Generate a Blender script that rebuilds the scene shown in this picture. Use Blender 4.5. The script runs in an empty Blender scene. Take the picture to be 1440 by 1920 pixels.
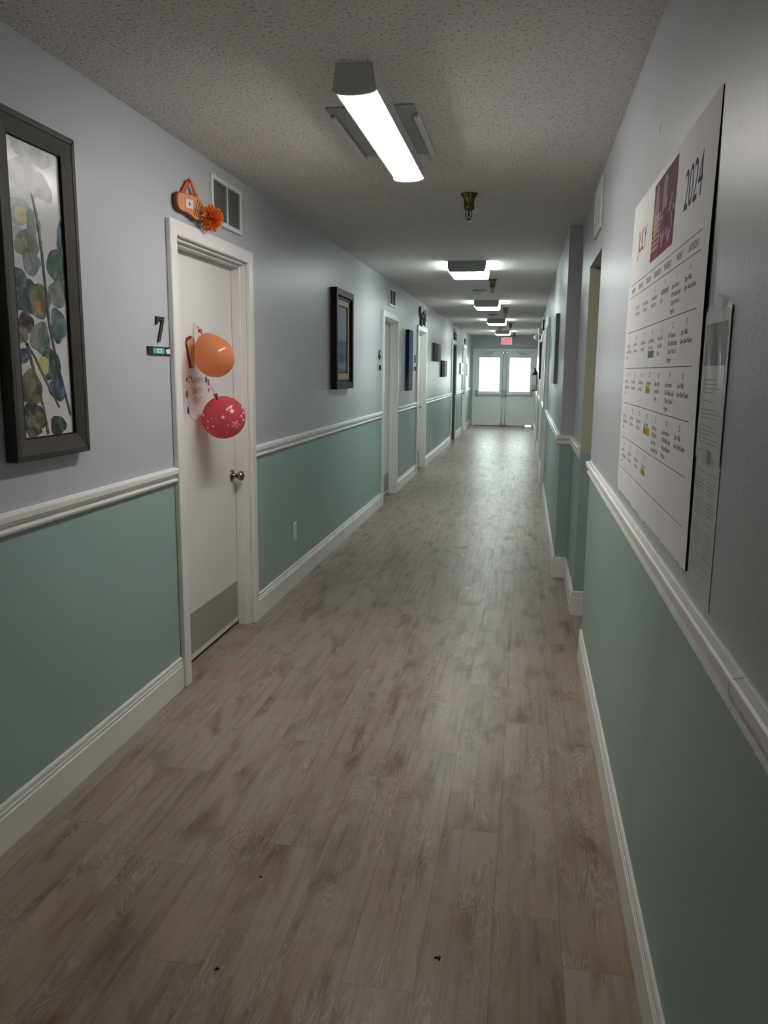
import bpy, bmesh, math, random
from mathutils import Vector, Matrix
random.seed(7)
SC = bpy.context.scene
COL = SC.collection

# ------------------------------------------------------------------ camera, world, exposure
H = 1.465                      # eye height (m); corridor runs along +Y
XL, XR, X2, CZ, YF = -1.53, .332, .25, 2.446, 22.4
cd = bpy.data.cameras.new('camera')
cd.sensor_width = 36.0
cd.lens = 1500.0 * 36.0 / 1920.0
cd.clip_start, cd.clip_end = .02, 400
cam = bpy.data.objects.new('camera', cd)
COL.objects.link(cam)
R = ((0.984816650030339, 0.039321176072371844, -0.16908580938477966),
     (0.17333781861092698, -0.16945712117933906, 0.9701743578969793),
     (0.009495602257144194, -0.9847528264462592, -0.17370004128922303))
cam.matrix_world = Matrix(((R[0][0], -R[0][1], -R[0][2], 0), (R[1][0], -R[1][1], -R[1][2], 0),
                           (R[2][0], -R[2][1], -R[2][2], H), (0, 0, 0, 1)))
SC.camera = cam

SKY = 5.2
LAMP_NEAR, LAMP_FAR, LAMP_END, LAMP_FILL = 29.0, 15.5, 21.0, .8
w = bpy.data.worlds.new('sky'); SC.world = w; w.use_nodes = True
w.node_tree.nodes['Background'].inputs[0].default_value = (.90, 1.0, .985, 1)
w.node_tree.nodes['Background'].inputs[1].default_value = SKY
SC.view_settings.view_transform = 'Standard'
SC.view_settings.look = 'None'
SC.view_settings.gamma = 1
SC.view_settings.exposure = 0.84
SC.view_settings.use_curve_mapping = False
SC.cycles.max_bounces = 10
SC.cycles.diffuse_bounces = 6
SC.cycles.transparent_max_bounces = 12
SC.cycles.sample_clamp_indirect = 4
for px in (-1.0, -.19):        # sampling portals in the two glazed panes of the far doors (they add no light)
    ld = bpy.data.lights.new('daylight_portal', 'AREA'); ld.shape = 'RECTANGLE'
    ld.size, ld.size_y = .60, .94; ld.cycles.is_portal = True
    lo = bpy.data.objects.new('daylight_portal', ld); COL.objects.link(lo)
    lo.location = (px, YF + .13, 1.39); lo.rotation_euler = (-math.pi / 2, 0, 0)

# ------------------------------------------------------------------ materials
def srgb(r, g, b):
    f = lambda c: c / 12.92 if c <= .04045 else ((c + .055) / 1.055) ** 2.4
    return (f(r / 255), f(g / 255), f(b / 255), 1)

class NT:
    def __init__(s, name):
        s.m = bpy.data.materials.new(name); s.m.use_nodes = True
        s.t = s.m.node_tree; s.t.nodes.clear()
        s.out = s.n('ShaderNodeOutputMaterial')
    def n(s, typ, **kw):
        nd = s.t.nodes.new(typ)
        for k, v in kw.items():
            if k.startswith('i_'):
                key = k[2:]
                nd.inputs[int(key) if key.isdigit() else key.replace('_', ' ')].default_value = v
            else: setattr(nd, k, v)
        return nd
    def l(s, a, b): s.t.links.new(a, b)
    def bsdf(s, col=(.5, .5, .5, 1), rough=.5, metal=0, spec=.5):
        b = s.n('ShaderNodeBsdfPrincipled')
        b.inputs['Base Color'].default_value = col
        b.inputs['Roughness'].default_value = rough
        b.inputs['Metallic'].default_value = metal
        b.inputs['Specular IOR Level'].default_value = spec
        s.l(b.outputs[0], s.out.inputs[0])
        return b
    def coord(s, which='Object', scale=(1, 1, 1)):
        t = s.n('ShaderNodeTexCoord'); mp = s.n('ShaderNodeMapping')
        mp.inputs['Scale'].default_value = scale
        s.l(t.outputs[which], mp.inputs[0]); return mp.outputs[0]
    def noise(s, vec, scale, detail=2, rough=.5, dist=0):
        nz = s.n('ShaderNodeTexNoise'); nz.inputs['Scale'].default_value = scale
        nz.inputs['Detail'].default_value = detail; nz.inputs['Roughness'].default_value = rough
        nz.inputs['Distortion'].default_value = dist
        s.l(vec, nz.inputs['Vector']); return nz.outputs[0]
    def ramp(s, fac, stops):
        r = s.n('ShaderNodeValToRGB'); e = r.color_ramp.elements
        while len(e) < len(stops): e.new(.5)
        for el, (p, c) in zip(e, stops): el.position = p; el.color = c
        s.l(fac, r.inputs[0]); return r.outputs[0]
    def mix(s, fac, a, b, mode='MIX'):
        mx = s.n('ShaderNodeMix', data_type='RGBA', blend_type=mode)
        for sock, v in ((mx.inputs[0], fac), (mx.inputs[6], a), (mx.inputs[7], b)):
            if hasattr(v, 'links'): s.l(v, sock)
            else: sock.default_value = v
        return mx.outputs[2]
    def bump(s, b, hgt, strength, dist):
        bp = s.n('ShaderNodeBump'); bp.inputs['Strength'].default_value = strength
        bp.inputs['Distance'].default_value = dist
        s.l(hgt, bp.inputs['Height']); s.l(bp.outputs[0], b.inputs['Normal'])

def paint(name, col, rough=.45, spec=.5, var=.06, bump=.0, bscale=120, bdist=.0015):
    t = NT(name); b = t.bsdf(col, rough, 0, spec)
    v = t.coord()
    nz = t.noise(v, 1.7, 4, .6)
    dark = tuple(c * (1 - var) for c in col[:3]) + (1,); light = tuple(min(1, c * (1 + var)) for c in col[:3]) + (1,)
    t.l(t.ramp(nz, [(.3, dark), (.7, light)]), b.inputs['Base Color'])
    if bump: t.bump(b, t.noise(v, bscale, 2, .5), bump, bdist)
    return t.m

def plain(name, col, rough=.5, metal=0, spec=.5, grain=0, gscale=(1, 1, 1), gs=40):
    t = NT(name); b = t.bsdf(col, rough, metal, spec)
    v = t.coord(scale=gscale)
    g = grain or .04
    nz = t.noise(v, gs, 3, .6)
    d = tuple(c * (1 - g) for c in col[:3]) + (1,); l = tuple(min(1, c * (1 + g)) for c in col[:3]) + (1,)
    t.l(t.ramp(nz, [(.3, d), (.7, l)]), b.inputs['Base Color'])
    return t.m

def glow(name, col, strength):
    t = NT(name); e = t.n('ShaderNodeEmission'); e.inputs[0].default_value = col; e.inputs[1].default_value = strength
    t.l(e.outputs[0], t.out.inputs[0]); return t.m

M = {}
M['wall'] = paint('grey_blue_wall_paint', (.475, .492, .522, 1), .38, .30, .03, .35, 95)
M['teal'] = paint('teal_wall_paint', (.32, .438, .412, 1), .42, .38, .04, .3, 95)
M['yellow'] = paint('pale_olive_wall_paint', (.46, .47, .345, 1), .5, .4, .04, .25, 95)
M['white'] = paint('white_gloss_paint', (.78, .765, .75, 1), .35, .5, .03)
M['trim'] = paint('white_trim_paint', (.80, .785, .77, 1), .32, .5, .03)
M['door'] = paint('white_door_paint', (.76, .74, .72, 1), .38, .5, .02)
M['greydoor'] = paint('dark_grey_door', (.12, .14, .135, 1), .4, .5, .03)  # fourth left door: leaf and jamb share one dark grey
M['fardoor'] = paint('far_door_paint', (.78, .82, .795, 1), .4, .5, .02)
M['dark'] = plain('dark_shell', (.02, .02, .02, 1), .9)
M['black'] = plain('black_iron', (.012, .012, .013, 1), .45, 0, .5)
M['gap'] = plain('black_gap', (.006, .005, .005, 1), .8, 0, .2)
M['plate'] = plain('white_plastic', (.70, .70, .69, 1), .35)
M['steel'] = plain('brushed_steel', (.37, .37, .355, 1), .42, .3, .5, .12, (1, 2, 90), 30)
M['chrome'] = plain('chrome', (.6, .62, .62, 1), .25, 1)
M['brass'] = plain('aged_brass', (.30, .255, .165, 1), .26, 1, .5, .15)
M['bronze'] = plain('antique_brass', (.17, .14, .075, 1), .3, 1, .5, .2)
M['greyslat'] = plain('grey_vent_slat', (.27, .28, .275, 1), .55)
M['backing'] = plain('vent_backing', (.24, .245, .24, 1), .8)
M['ceilplate'] = plain('grey_cover_plate', (.40, .42, .42, 1), .5, 0, .4)
M['fixture'] = plain('lamp_housing_enamel', (.62, .62, .60, 1), .4)
M['fixend'] = plain('lamp_end_enamel', (.40, .41, .40, 1), .45)
M['lens1'] = glow('lamp_lens_warm', (1, .965, .91, 1), LAMP_NEAR)
M['lens_fill'] = glow('lamp_lens_fill', (1, .965, .91, 1), LAMP_FILL)
M['lens3'] = glow('lamp_lens_side', (.90, 1, .95, 1), LAMP_FAR * .6)
M['lens4'] = glow('lamp_lens_end', (.90, 1, .95, 1), LAMP_END)
M['lens2'] = glow('lamp_lens_cool', (.90, 1, .95, 1), LAMP_FAR)

def m_ceiling():
    t = NT('popcorn_ceiling'); b = t.bsdf((.5, .48, .46, 1), .9, 0, .2)
    v = t.coord()
    big = t.noise(v, 1.1, 3, .6); fine = t.noise(v, 78, 3, .65)
    base = t.ramp(big, [(.3, (.72, .70, .68, 1)), (.7, (.79, .77, .745, 1))])
    pits = t.ramp(fine, [(.34, (.5, .5, .5, 1)), (.45, (1, 1, 1, 1))])
    t.l(t.mix(1.0, base, pits, 'MULTIPLY'), b.inputs['Base Color'])
    t.bump(b, fine, .9, .006)
    return t.m
M['ceiling'] = m_ceiling()

def m_floor():
    t = NT('vinyl_plank'); b = t.bsdf((.2, .18, .16, 1), .4, 0, .2)
    uv = t.n('ShaderNodeUVMap'); uv.uv_map = 'plank'
    at = t.n('ShaderNodeAttribute', attribute_name='rnd')
    def mp(sc):
        m_ = t.n('ShaderNodeMapping'); m_.inputs['Scale'].default_value = sc
        t.l(uv.outputs[0], m_.inputs[0]); return m_.outputs[0]
    def math_(op, a, b_=None, c=None):
        m_ = t.n('ShaderNodeMath', operation=op)
        for k, v in enumerate((a, b_, c)):
            if v is None: continue
            if hasattr(v, 'links'): t.l(v, m_.inputs[k])
            else: m_.inputs[k].default_value = v
        return m_.outputs[0]
    big = t.noise(mp((6.5, 1.15, 1)), 1.0, 3, .5, .3)
    hue = t.noise(mp((5, 1.6, 1)), 1.7, 2, .5)
    blot = t.noise(mp((10, 3.0, 1)), 1.0, 3, .55, .5)
    streak = t.noise(mp((46, 1.5, 1)), 1.0, 4, .6, .25)
    hair = t.noise(mp((240, 8, 1)), 1.0, 2, .6)
    rings = t.noise(mp((8.5, 1.7, 1)), 1.0, 3, .5, .35)
    tone = t.ramp(big, [(.28, (.150, .118, .094, 1)), (.42, (.235, .200, .168, 1)), (.54, (.290, .255, .220, 1)), (.72, (.335, .310, .278, 1))])
    tone = t.mix(.55, tone, t.ramp(hue, [(.32, (.235, .228, .215, 1)), (.48, (.27, .232, .198, 1)), (.64, (.275, .195, .150, 1))]))
    tone = t.mix(.30, tone, t.ramp(at.outputs['Fac'], [(0, (.21, .185, .16, 1)), (.5, (.27, .235, .20, 1)), (1, (.31, .285, .255, 1))]))
    tone = t.mix(.85, tone, t.ramp(blot, [(.28, (.42, .34, .29, 1)), (.38, (.74, .68, .63, 1)), (.50, (1, 1, 1, 1))]), 'MULTIPLY')
    tone = t.mix(.8, tone, t.ramp(streak, [(.30, (.66, .63, .61, 1)), (.47, (.97, .97, .97, 1)), (.75, (1.08, 1.08, 1.08, 1))]), 'MULTIPLY')
    wig = math_('MULTIPLY_ADD', hair, .022, rings)
    fr = math_('FRACT', math_('MULTIPLY', wig, 30.0))
    line = t.ramp(fr, [(.0, (0, 0, 0, 1)), (.46, (0, 0, 0, 1)), (.60, (1, 1, 1, 1)), (.74, (0, 0, 0, 1))])
    msk = t.ramp(t.noise(mp((7, 2.2, 1)), 1.3, 2, .5), [(.47, (0, 0, 0, 1)), (.62, (1, 1, 1, 1))])
    tone = t.mix(math_('MULTIPLY', math_('MULTIPLY', line, msk), .34), tone, (.50, .475, .445, 1))
    dline = t.ramp(fr, [(.0, (1, 1, 1, 1)), (.18, (.80, .78, .76, 1)), (.36, (1, 1, 1, 1))])
    tone = t.mix(msk, tone, t.mix(1.0, tone, dline, 'MULTIPLY'))
    tone = t.mix(math_('MULTIPLY', t.ramp(hair, [(.58, (0, 0, 0, 1)), (.74, (1, 1, 1, 1))]), .20), tone, (.46, .435, .41, 1))
    tone = t.mix(1.0, tone, (1.17, 1.09, 1.06, 1), 'MULTIPLY')
    t.l(tone, b.inputs['Base Color'])
    t.l(t.ramp(streak, [(.3, (.39, .39, .39, 1)), (.7, (.29, .29, .29, 1))]), b.inputs['Roughness'])
    wob = t.noise(t.coord(scale=(1.2, 2.8, 1)), 2.2, 2, .5)
    t.bump(b, math_('MULTIPLY_ADD', wob, 5.0, math_('MULTIPLY_ADD', line, .15, streak)), .28, .0022)
    return t.m
M['floor'] = m_floor()
M['seam'] = plain('plank_seam', (.13, .115, .10, 1), .6)

# ------------------------------------------------------------------ mesh helpers
class MB:
    """collects shapes, then build() links them as one mesh object"""
    def __init__(s): s.v = []; s.f = []; s.mi = []; s.sm = []; s.mats = []
    def mid(s, mat):
        if mat not in s.mats: s.mats.append(mat)
        return s.mats.index(mat)
    def add_bm(s, bm, mat, smooth=False):
        i = s.mid(mat); o = len(s.v); bm.verts.ensure_lookup_table(); bm.verts.index_update()
        s.v += [v.co.copy() for v in bm.verts]
        for f in bm.faces:
            s.f.append([o + v.index for v in f.verts]); s.mi.append(i); s.sm.append(smooth)
        bm.free()
    def box(s, lo, hi, mat, bev=0, seg=1):
        bm = bmesh.new(); bmesh.ops.create_cube(bm, size=1)
        lo = Vector(lo); hi = Vector(hi)
        for v in bm.verts: v.co = Vector([lo[k] + (hi[k] - lo[k]) * (v.co[k] + .5) for k in range(3)])
        if bev: bmesh.ops.bevel(bm, geom=bm.edges[:], offset=bev, segments=seg, affect='EDGES', clamp_overlap=True)
        bmesh.ops.recalc_face_normals(bm, faces=bm.faces[:])
        s.add_bm(bm, mat); return s
    def prism(s, poly, f, d0, d1, mat, bev=0, smooth=False):
        bm = bmesh.new()
        a = [bm.verts.new(f(p[0], p[1], d0)) for p in poly]; c = [bm.verts.new(f(p[0], p[1], d1)) for p in poly]
        n = len(poly)
        bm.faces.new(a); bm.faces.new(c[::-1])
        for k in range(n): bm.faces.new((a[k], c[k], c[(k + 1) % n], a[(k + 1) % n]))
        bmesh.ops.recalc_face_normals(bm, faces=bm.faces[:])
        if bev: bmesh.ops.bevel(bm, geom=bm.edges[:], offset=bev, segments=1, affect='EDGES', clamp_overlap=True)
        s.add_bm(bm, mat, smooth); return s
    def face(s, pts, mat):
        bm = bmesh.new(); bm.faces.new([bm.verts.new(p) for p in pts]); s.add_bm(bm, mat); return s
    def lathe(s, prof, org, axis, mat, n=24, smooth=True):
        """prof: (radius, height along axis)"""
        q = Vector((0, 0, 1)).rotation_difference(Vector(axis)); org = Vector(org); bm = bmesh.new(); rings = []
        for r, h in prof:
            rings.append([bm.verts.new(org + q @ Vector((max(r, 1e-5) * math.cos(2 * math.pi * k / n), max(r, 1e-5) * math.sin(2 * math.pi * k / n), h))) for k in range(n)])
        for a, c in zip(rings, rings[1:]):
            for k in range(n): bm.faces.new((a[k], a[(k + 1) % n], c[(k + 1) % n], c[k]))
        bm.faces.new(rings[0][::-1]); bm.faces.new(rings[-1])
        bmesh.ops.recalc_face_normals(bm, faces=bm.faces[:])
        s.add_bm(bm, mat, smooth); return s
    def tube(s, pts, r, mat, n=8, closed=False, smooth=True):
        pts = [Vector(p) for p in pts]; bm = bmesh.new(); rings = []; N = len(pts)
        for k, p in enumerate(pts):
            d = (pts[(k + 1) % N] - pts[k - 1]) if closed else (pts[min(k + 1, N - 1)] - pts[max(k - 1, 0)])
            d.normalize()
            u = d.cross(Vector((0, 0, 1))) if abs(d.z) < .95 else d.cross(Vector((1, 0, 0)))
            u.normalize(); w_ = d.cross(u); rr = r[k] if isinstance(r, (list, tuple)) else r
            rings.append([bm.verts.new(p + rr * (u * math.cos(2 * math.pi * j / n) + w_ * math.sin(2 * math.pi * j / n))) for j in range(n)])
        prs = list(zip(rings, rings[1:])) + ([(rings[-1], rings[0])] if closed else [])
        for a, c in prs:
            for j in range(n): bm.faces.new((a[j], a[(j + 1) % n], c[(j + 1) % n], c[j]))
        if not closed: bm.faces.new(rings[0][::-1]); bm.faces.new(rings[-1])
        bmesh.ops.recalc_face_normals(bm, faces=bm.faces[:])
        s.add_bm(bm, mat, smooth); return s
    def grid(s, f, nu, nv, mat, smooth=True):
        bm = bmesh.new(); g = [[bm.verts.new(f(i / nu, j / nv)) for j in range(nv + 1)] for i in range(nu + 1)]
        for i in range(nu):
            for j in range(nv): bm.faces.new((g[i][j], g[i + 1][j], g[i + 1][j + 1], g[i][j + 1]))
        s.add_bm(bm, mat, smooth); return s
    def text(s, txt, f, x, y, size, mat, align='LEFT', sx=1.0, res=2):
        cu = bpy.data.curves.new('t', 'FONT'); cu.body = txt; cu.size = size; cu.align_x = align; cu.resolution_u = res
        ob = bpy.data.objects.new('t', cu); COL.objects.link(ob)
        bpy.context.view_layer.update()
        ev = ob.evaluated_get(bpy.context.evaluated_depsgraph_get()); me = ev.to_mesh()
        bm = bmesh.new(); bm.from_mesh(me); ev.to_mesh_clear()
        for v in bm.verts: v.co = f(x + v.co.x * sx, y + v.co.y, 0)
        s.add_bm(bm, mat)
        bpy.data.objects.remove(ob); bpy.data.curves.remove(cu); return s
    def build(s, name, parent=None, label=None, autosmooth=False):
        me = bpy.data.meshes.new(name)
        org = parent.matrix_world.translation if parent is not None else Vector((0, 0, 0))
        if parent is None and s.v:
            lo = Vector([min(v[k] for v in s.v) for k in range(3)]); hi = Vector([max(v[k] for v in s.v) for k in range(3)])
            org = (lo + hi) / 2; s.org = org
        me.from_pydata([tuple(v - org) for v in s.v], [], s.f)
        for m_ in s.mats: me.materials.append(M[m_])
        me.polygons.foreach_set('material_index', s.mi); me.polygons.foreach_set('use_smooth', s.sm)
        me.update()
        ob = bpy.data.objects.new(name, me); COL.objects.link(ob)
        if parent is not None:
            ob.parent = parent
            ob.matrix_world = Matrix.Translation(org)
        else: ob.location = org
        if label: ob['label'] = label
        bpy.context.view_layer.update()
        return ob

def tag(o, label, cat, group=None, kind=None):
    o['label'] = label; o['category'] = cat
    if group: o['group'] = group
    if kind: o['kind'] = kind
    return o

def thing(name, loc, label, cat, group=None, kind=None):
    o = bpy.data.objects.new(name, None); COL.objects.link(o); o.location = loc; o.empty_display_size = .05
    bpy.context.view_layer.update()
    return tag(o, label, cat, group, kind)

Lf = lambda y, z, d: Vector((XL + d, y, z))          # left wall: d = distance out into the corridor
Rf = lambda y, z, d: Vector((XR - d, y, z))          # near right wall
R2f = lambda y, z, d: Vector((X2 - d, y, z))         # far right wall, which steps into the corridor
Ff = lambda x, z, d: Vector((x, YF - d, z))          # far wall
rect = lambda a0, b0, a1, b1: [(a0, b0), (a1, b0), (a1, b1), (a0, b1)]
def frame(mb, f, o, i, d0, d1, mat, bev=0, outer_d=None):
    """mitred rectangular frame between outer rect o and inner rect i (a0,b0,a1,b1)"""
    a0, b0, a1, b1 = o; c0, e0, c1, e1 = i
    for poly in ([(a0, b0), (a1, b0), (c1, e0), (c0, e0)], [(a1, b0), (a1, b1), (c1, e1), (c1, e0)],
                 [(a1, b1), (a0, b1), (c0, e1), (c1, e1)], [(a0, b1), (a0, b0), (c0, e0), (c0, e1)]):
        mb.prism(poly, f, d0, d1, mat, bev)
def ellipse(cx, cy, rx, ry, n=28, rot=0, wob=0, ph=0):
    out = []
    for k in range(n):
        a = 2 * math.pi * k / n; rr = 1 + wob * math.sin(3 * a + ph) + wob * .6 * math.sin(5 * a + 2 * ph)
        x, y = rx * rr * math.cos(a), ry * rr * math.sin(a)
        out.append((cx + x * math.cos(rot) - y * math.sin(rot), cy + x * math.sin(rot) + y * math.cos(rot)))
    return out
def star(cx, cy, r, rot=0, inner=.4):
    return [(cx + (r if k % 2 == 0 else r * inner) * math.sin(rot + k * math.pi / 5), cy + (r if k % 2 == 0 else r * inner) * math.cos(rot + k * math.pi / 5)) for k in range(10)]

# ------------------------------------------------------------------ setting: walls, ceiling, floor
DW = 1.05                                              # outer width of a door casing
LD = [(3.323, 'd7'), (8.53, 'd6'), (11.30, 'd5'), (16.68, 'd4'), (19.45, 'd3')]
RD = [9.76, 12.62, 16.0]
ZT, CW = 2.032, .066                                   # opening top, casing width
YB = -3.0
def wall_run(mb, f, y0, y1, opens, th, upper='wall', lower='teal', split=.995):
    cur = y0
    for (a, b, zt) in opens + [(y1, y1, 0)]:
        if a > cur:
            mb.prism(rect(cur, 0, a, split), f, 0, -th, lower); mb.prism(rect(cur, split, a, CZ), f, 0, -th, upper)
        if b > a: mb.prism(rect(a, zt, b, CZ), f, 0, -th, upper)
        cur = b
mb = MB()
wall_run(mb, Lf, YB, YF, [(y + CW, y + DW - CW, ZT) for y, _ in LD], .12)
mb.box((XL - .24, YB, 0), (XL - .15, YF, CZ), 'dark')  # unseen dark slab, added to keep sky light out of the door gaps
tag(mb.build('wall_left'), 'long left corridor wall, grey blue above and teal below the chair rail', 'wall', kind='structure')
mb = MB()
wall_run(mb, Rf, YB, 5.79, [(4.12, 4.87, 2.06)], .12)
for y0, y1 in ((4.0, 4.12), (4.87, 4.99)):              # side passage walls behind the opening
    e = .0
    mb.box((XR + .12, y0, 0), (1.7, y1, .995), 'teal'); mb.box((XR + .12, y0, .995), (1.7, y1, CZ), 'yellow')
mb.prism(rect(XR + .0005, .995, XR + .12, 2.06), lambda x, z, d: Vector((x, 4.8695 - d, z)), 0, -.01, 'yellow')
mb.box((1.7, 4.0, 0), (1.8, 4.99, CZ), 'yellow')
for y, z, l, ww in ((2.42, 2.12, .028, .0022), (2.28, 2.285, .008, .003), (2.75, 1.98, .006, .004)):   # scuffs in the paint
    mb.prism([(y - ww, z - l / 2), (y + ww, z - l / 3), (y + ww * 1.4, z + l / 2), (y, z + l / 2)], Rf, .0003, .0008, 'greyslat')
tag(mb.build('wall_right'), 'near right corridor wall that carries the calendar, with an open passage', 'wall', kind='structure')
mb = MB()
mb.box((X2, 5.79, 0), (XR, 5.90, .995), 'teal'); mb.box((X2, 5.79, .995), (XR, 5.90, CZ), 'wall')
wall_run(mb, R2f, 5.90, YF, [(y + CW, y + DW - CW, ZT) for y in RD], .12)
mb.box((X2 + .15, 5.9, 0), (X2 + .24, YF, CZ), 'dark')  # same added slab on this side, blocks sky light behind the doors
tag(mb.build('wall_right'), 'far right corridor wall that steps out beyond the open passage', 'wall', kind='structure')
mb = MB()
fx0, fx1 = -1.405, .205                                # double door opening
for x0, x1, z0 in ((XL, fx0 - .0, 0), (fx1, X2, 0), (fx0, fx1, 2.03)):
    if z0 == 0:
        mb.box((x0, YF, 0), (x1, YF + .14, .995), 'teal'); mb.box((x0, YF, .995), (x1, YF + .14, CZ), 'wall')
    else: mb.box((x0, YF, z0), (x1, YF + .14, CZ), 'wall')
tag(mb.build('wall_end'), 'far end wall around the white double doors', 'wall', kind='structure')
mb = MB()
mb.box((XL - .24, YB - .1, 0), (1.8, YB, .995), 'teal'); mb.box((XL - .24, YB - .1, .995), (1.8, YB, CZ), 'wall')
mb.build('wall_back')
tag(bpy.data.objects['wall_back'], 'wall behind the viewer closing the corridor', 'wall', kind='structure')
mb = MB(); mb.box((XL - .24, YB - .1, CZ), (1.8, YF + .14, CZ + .1), 'ceiling')
tag(mb.build('ceiling'), 'textured off-white popcorn ceiling', 'ceiling', kind='structure')

# floor: planks as faces of one mesh, dark seams just below them
def build_floor():
    bm = bmesh.new(); uvl = bm.loops.layers.uv.new('plank'); cl = bm.loops.layers.float_color.new('rnd')
    PW, PL, g = .1775, 1.235, .0006
    known = {0: 1.825, 1: 2.0, 2: 2.392, 3: 1.675, 4: 2.68, 5: 2.20, 6: 2.9, 7: 2.05, 8: 2.6}
    x1 = .3235
    k = 0; rng = random.Random(3)
    def row(xa, xb, k, ymin=YB, ymax=YF + .14):
        st = known.get(k, rng.uniform(0, PL)); y = st - PL * math.ceil((st - ymin) / PL)
        while y < ymax:
            ya, yb = max(y, ymin), min(y + PL, ymax)
            if yb > ya:
                r = rng.random(); ox, oy = rng.uniform(0, 40), rng.uniform(0, 40)
                ps = [(xa + g, ya + g), (xb - g, ya + g), (xb - g, yb - g), (xa + g, yb - g)]
                fc = bm.faces.new([bm.verts.new((p[0], p[1], 0)) for p in ps])
                for lp, p in zip(fc.loops, ps):
                    lp[uvl].uv = (p[0] - xa + ox, p[1] - y + oy); lp[cl] = (r, r, r, 1)
            y += PL
    while x1 > XL - .24:
        row(x1 - PW, x1, k); x1 -= PW; k += 1
    x1 = .3235
    for j in range(9): row(x1, x1 + PW, 50 + j, 3.9, 6.2); x1 += PW
    o = len(bm.faces)
    for lo, hi in (((XL - .24, YB, -.03), (.33, YF + .14, -.0012)), ((.33, YB, -.03), (1.8, YF + .14, -.0012))):
        b2 = bmesh.ops.create_cube(bm, size=1)
        for v in b2['verts']: v.co = Vector([lo[i] + (hi[i] - lo[i]) * (v.co[i] + .5) for i in range(3)])
    me = bpy.data.meshes.new('floor'); 
    for i, f in enumerate(bm.faces): f.material_index = 0 if i < o else 1
    bm.to_mesh(me); bm.free(); me.materials.append(M['floor']); me.materials.append(M['seam'])
    ob = bpy.data.objects.new('floor', me); COL.objects.link(ob)
    tag(ob, 'grey brown wood-look plank floor of the corridor', 'floor', kind='structure')
build_floor()
M['concrete'] = plain('concrete', (.55, .55, .53, 1), .8)
mb = MB(); mb.box((-40, YF + .14, -.2), (40, 150, -.02), 'concrete')
tag(mb.build('ground'), 'pale paved ground outside the far doors', 'ground', kind='structure')

# baseboards and chair rails ------------------------------------------------
BASE = [(0, .150), (.006, .150), (.0095, .144), (.0095, .132), (.0065, .129), (.0105, .126), (.0105, .118), (.0075, .115), (.013, .109), (.013, 0), (0, 0)]
RAIL = [(0, 1.034), (.004, 1.034), (.006, 1.032), (.019, 1.030), (.0235, 1.0275), (.0245, 1.024), (.0245, 1.008), (.020, 1.003), (.010, 1.000), (.006, .992), (.007, .987), (.015, .985), (.0175, .978), (.0165, .973), (.012, .972), (.011, .967), (.005, .964), (0, .963)]
def run(name, prof, f, y0, y1, label, cat):
    mb = MB(); mb.prism(prof, lambda d, z, y: f(y, z, d), y0, y1, 'trim')
    return tag(mb.build(name), label, cat, kind='structure')
TN = [0]
def rail(f, y0, y1, label):
    TN[0] += 1
    return run('trim_%d' % TN[0], RAIL, f, y0, y1, label, 'chair rail')
cuts = [YB] + [v for y, _ in LD for v in (y, y + DW)] + [YF]
lw = ['nearest the viewer, before door 7', 'between door 7 and the next door', 'between the second and third left doors', 'between the third and fourth left doors', 'between the last two left doors', 'beyond the last left door']
for k in range(6):
    a, b = cuts[2 * k], cuts[2 * k + 1]
    run('baseboard_left', BASE, Lf, a, b, 'white baseboard on the left wall ' + lw[k], 'baseboard')
    rail(Lf, a, b, 'white chair rail on the left wall ' + lw[k])
run('baseboard_right', BASE, Rf, YB, 4.12, 'white baseboard under the calendar on the near right wall', 'baseboard')
mb = MB()
mb.prism(BASE, lambda d, z, y: Rf(y, z, d), 4.87, 5.79, 'trim')
mb.prism(BASE, lambda d, z, x: Vector((x, 4.87 - d, z)), XR - .013, 1.7, 'trim')
tag(mb.build('baseboard_right'), 'white baseboard turning the corner of the open passage on the right', 'baseboard', kind='structure')
mb = MB()
mb.prism(BASE, lambda d, z, x: Vector((x, 5.79 - d, z)), X2 - .013, XR, 'trim')
mb.prism(BASE, lambda d, z, y: R2f(y, z, d), 5.79, RD[0], 'trim')
tag(mb.build('baseboard_right'), 'white baseboard around the right wall step beyond the passage', 'baseboard', kind='structure')
rc = [RD[0] + DW, RD[1], RD[1] + DW, RD[2], RD[2] + DW, YF]
rw = ['between the first two right doors', 'between the second and third right doors', 'beyond the last right door']
for k in range(3):
    run('baseboard_right', BASE, R2f, rc[2 * k], rc[2 * k + 1], 'white baseboard on the far right wall ' + rw[k], 'baseboard')
    rail(R2f, rc[2 * k], rc[2 * k + 1], 'white chair rail on the far right wall ' + rw[k])
JY = 1.172
rail(Rf, JY, 4.10, 'white chair rail running under the calendar on the right')
mb = MB(); mb.prism(RAIL, lambda d, z, y: Rf(y, z, d), 4.87, 5.79, 'trim'); TN[0] += 1
tag(mb.build('trim_%d' % TN[0]), 'short white chair rail between the open passage and the wall step', 'chair rail', kind='structure')
mb = MB(); TN[0] += 1
mb.prism(RAIL, lambda d, z, x: Vector((x, 5.79 - d, z)), X2 - .0235, XR, 'trim')
mb.prism(RAIL, lambda d, z, y: R2f(y, z, d), 5.79, RD[0], 'trim')
tag(mb.build('trim_%d' % TN[0]), 'white chair rail wrapping the step in the right wall, below the grey canvas', 'chair rail', kind='structure')
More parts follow.
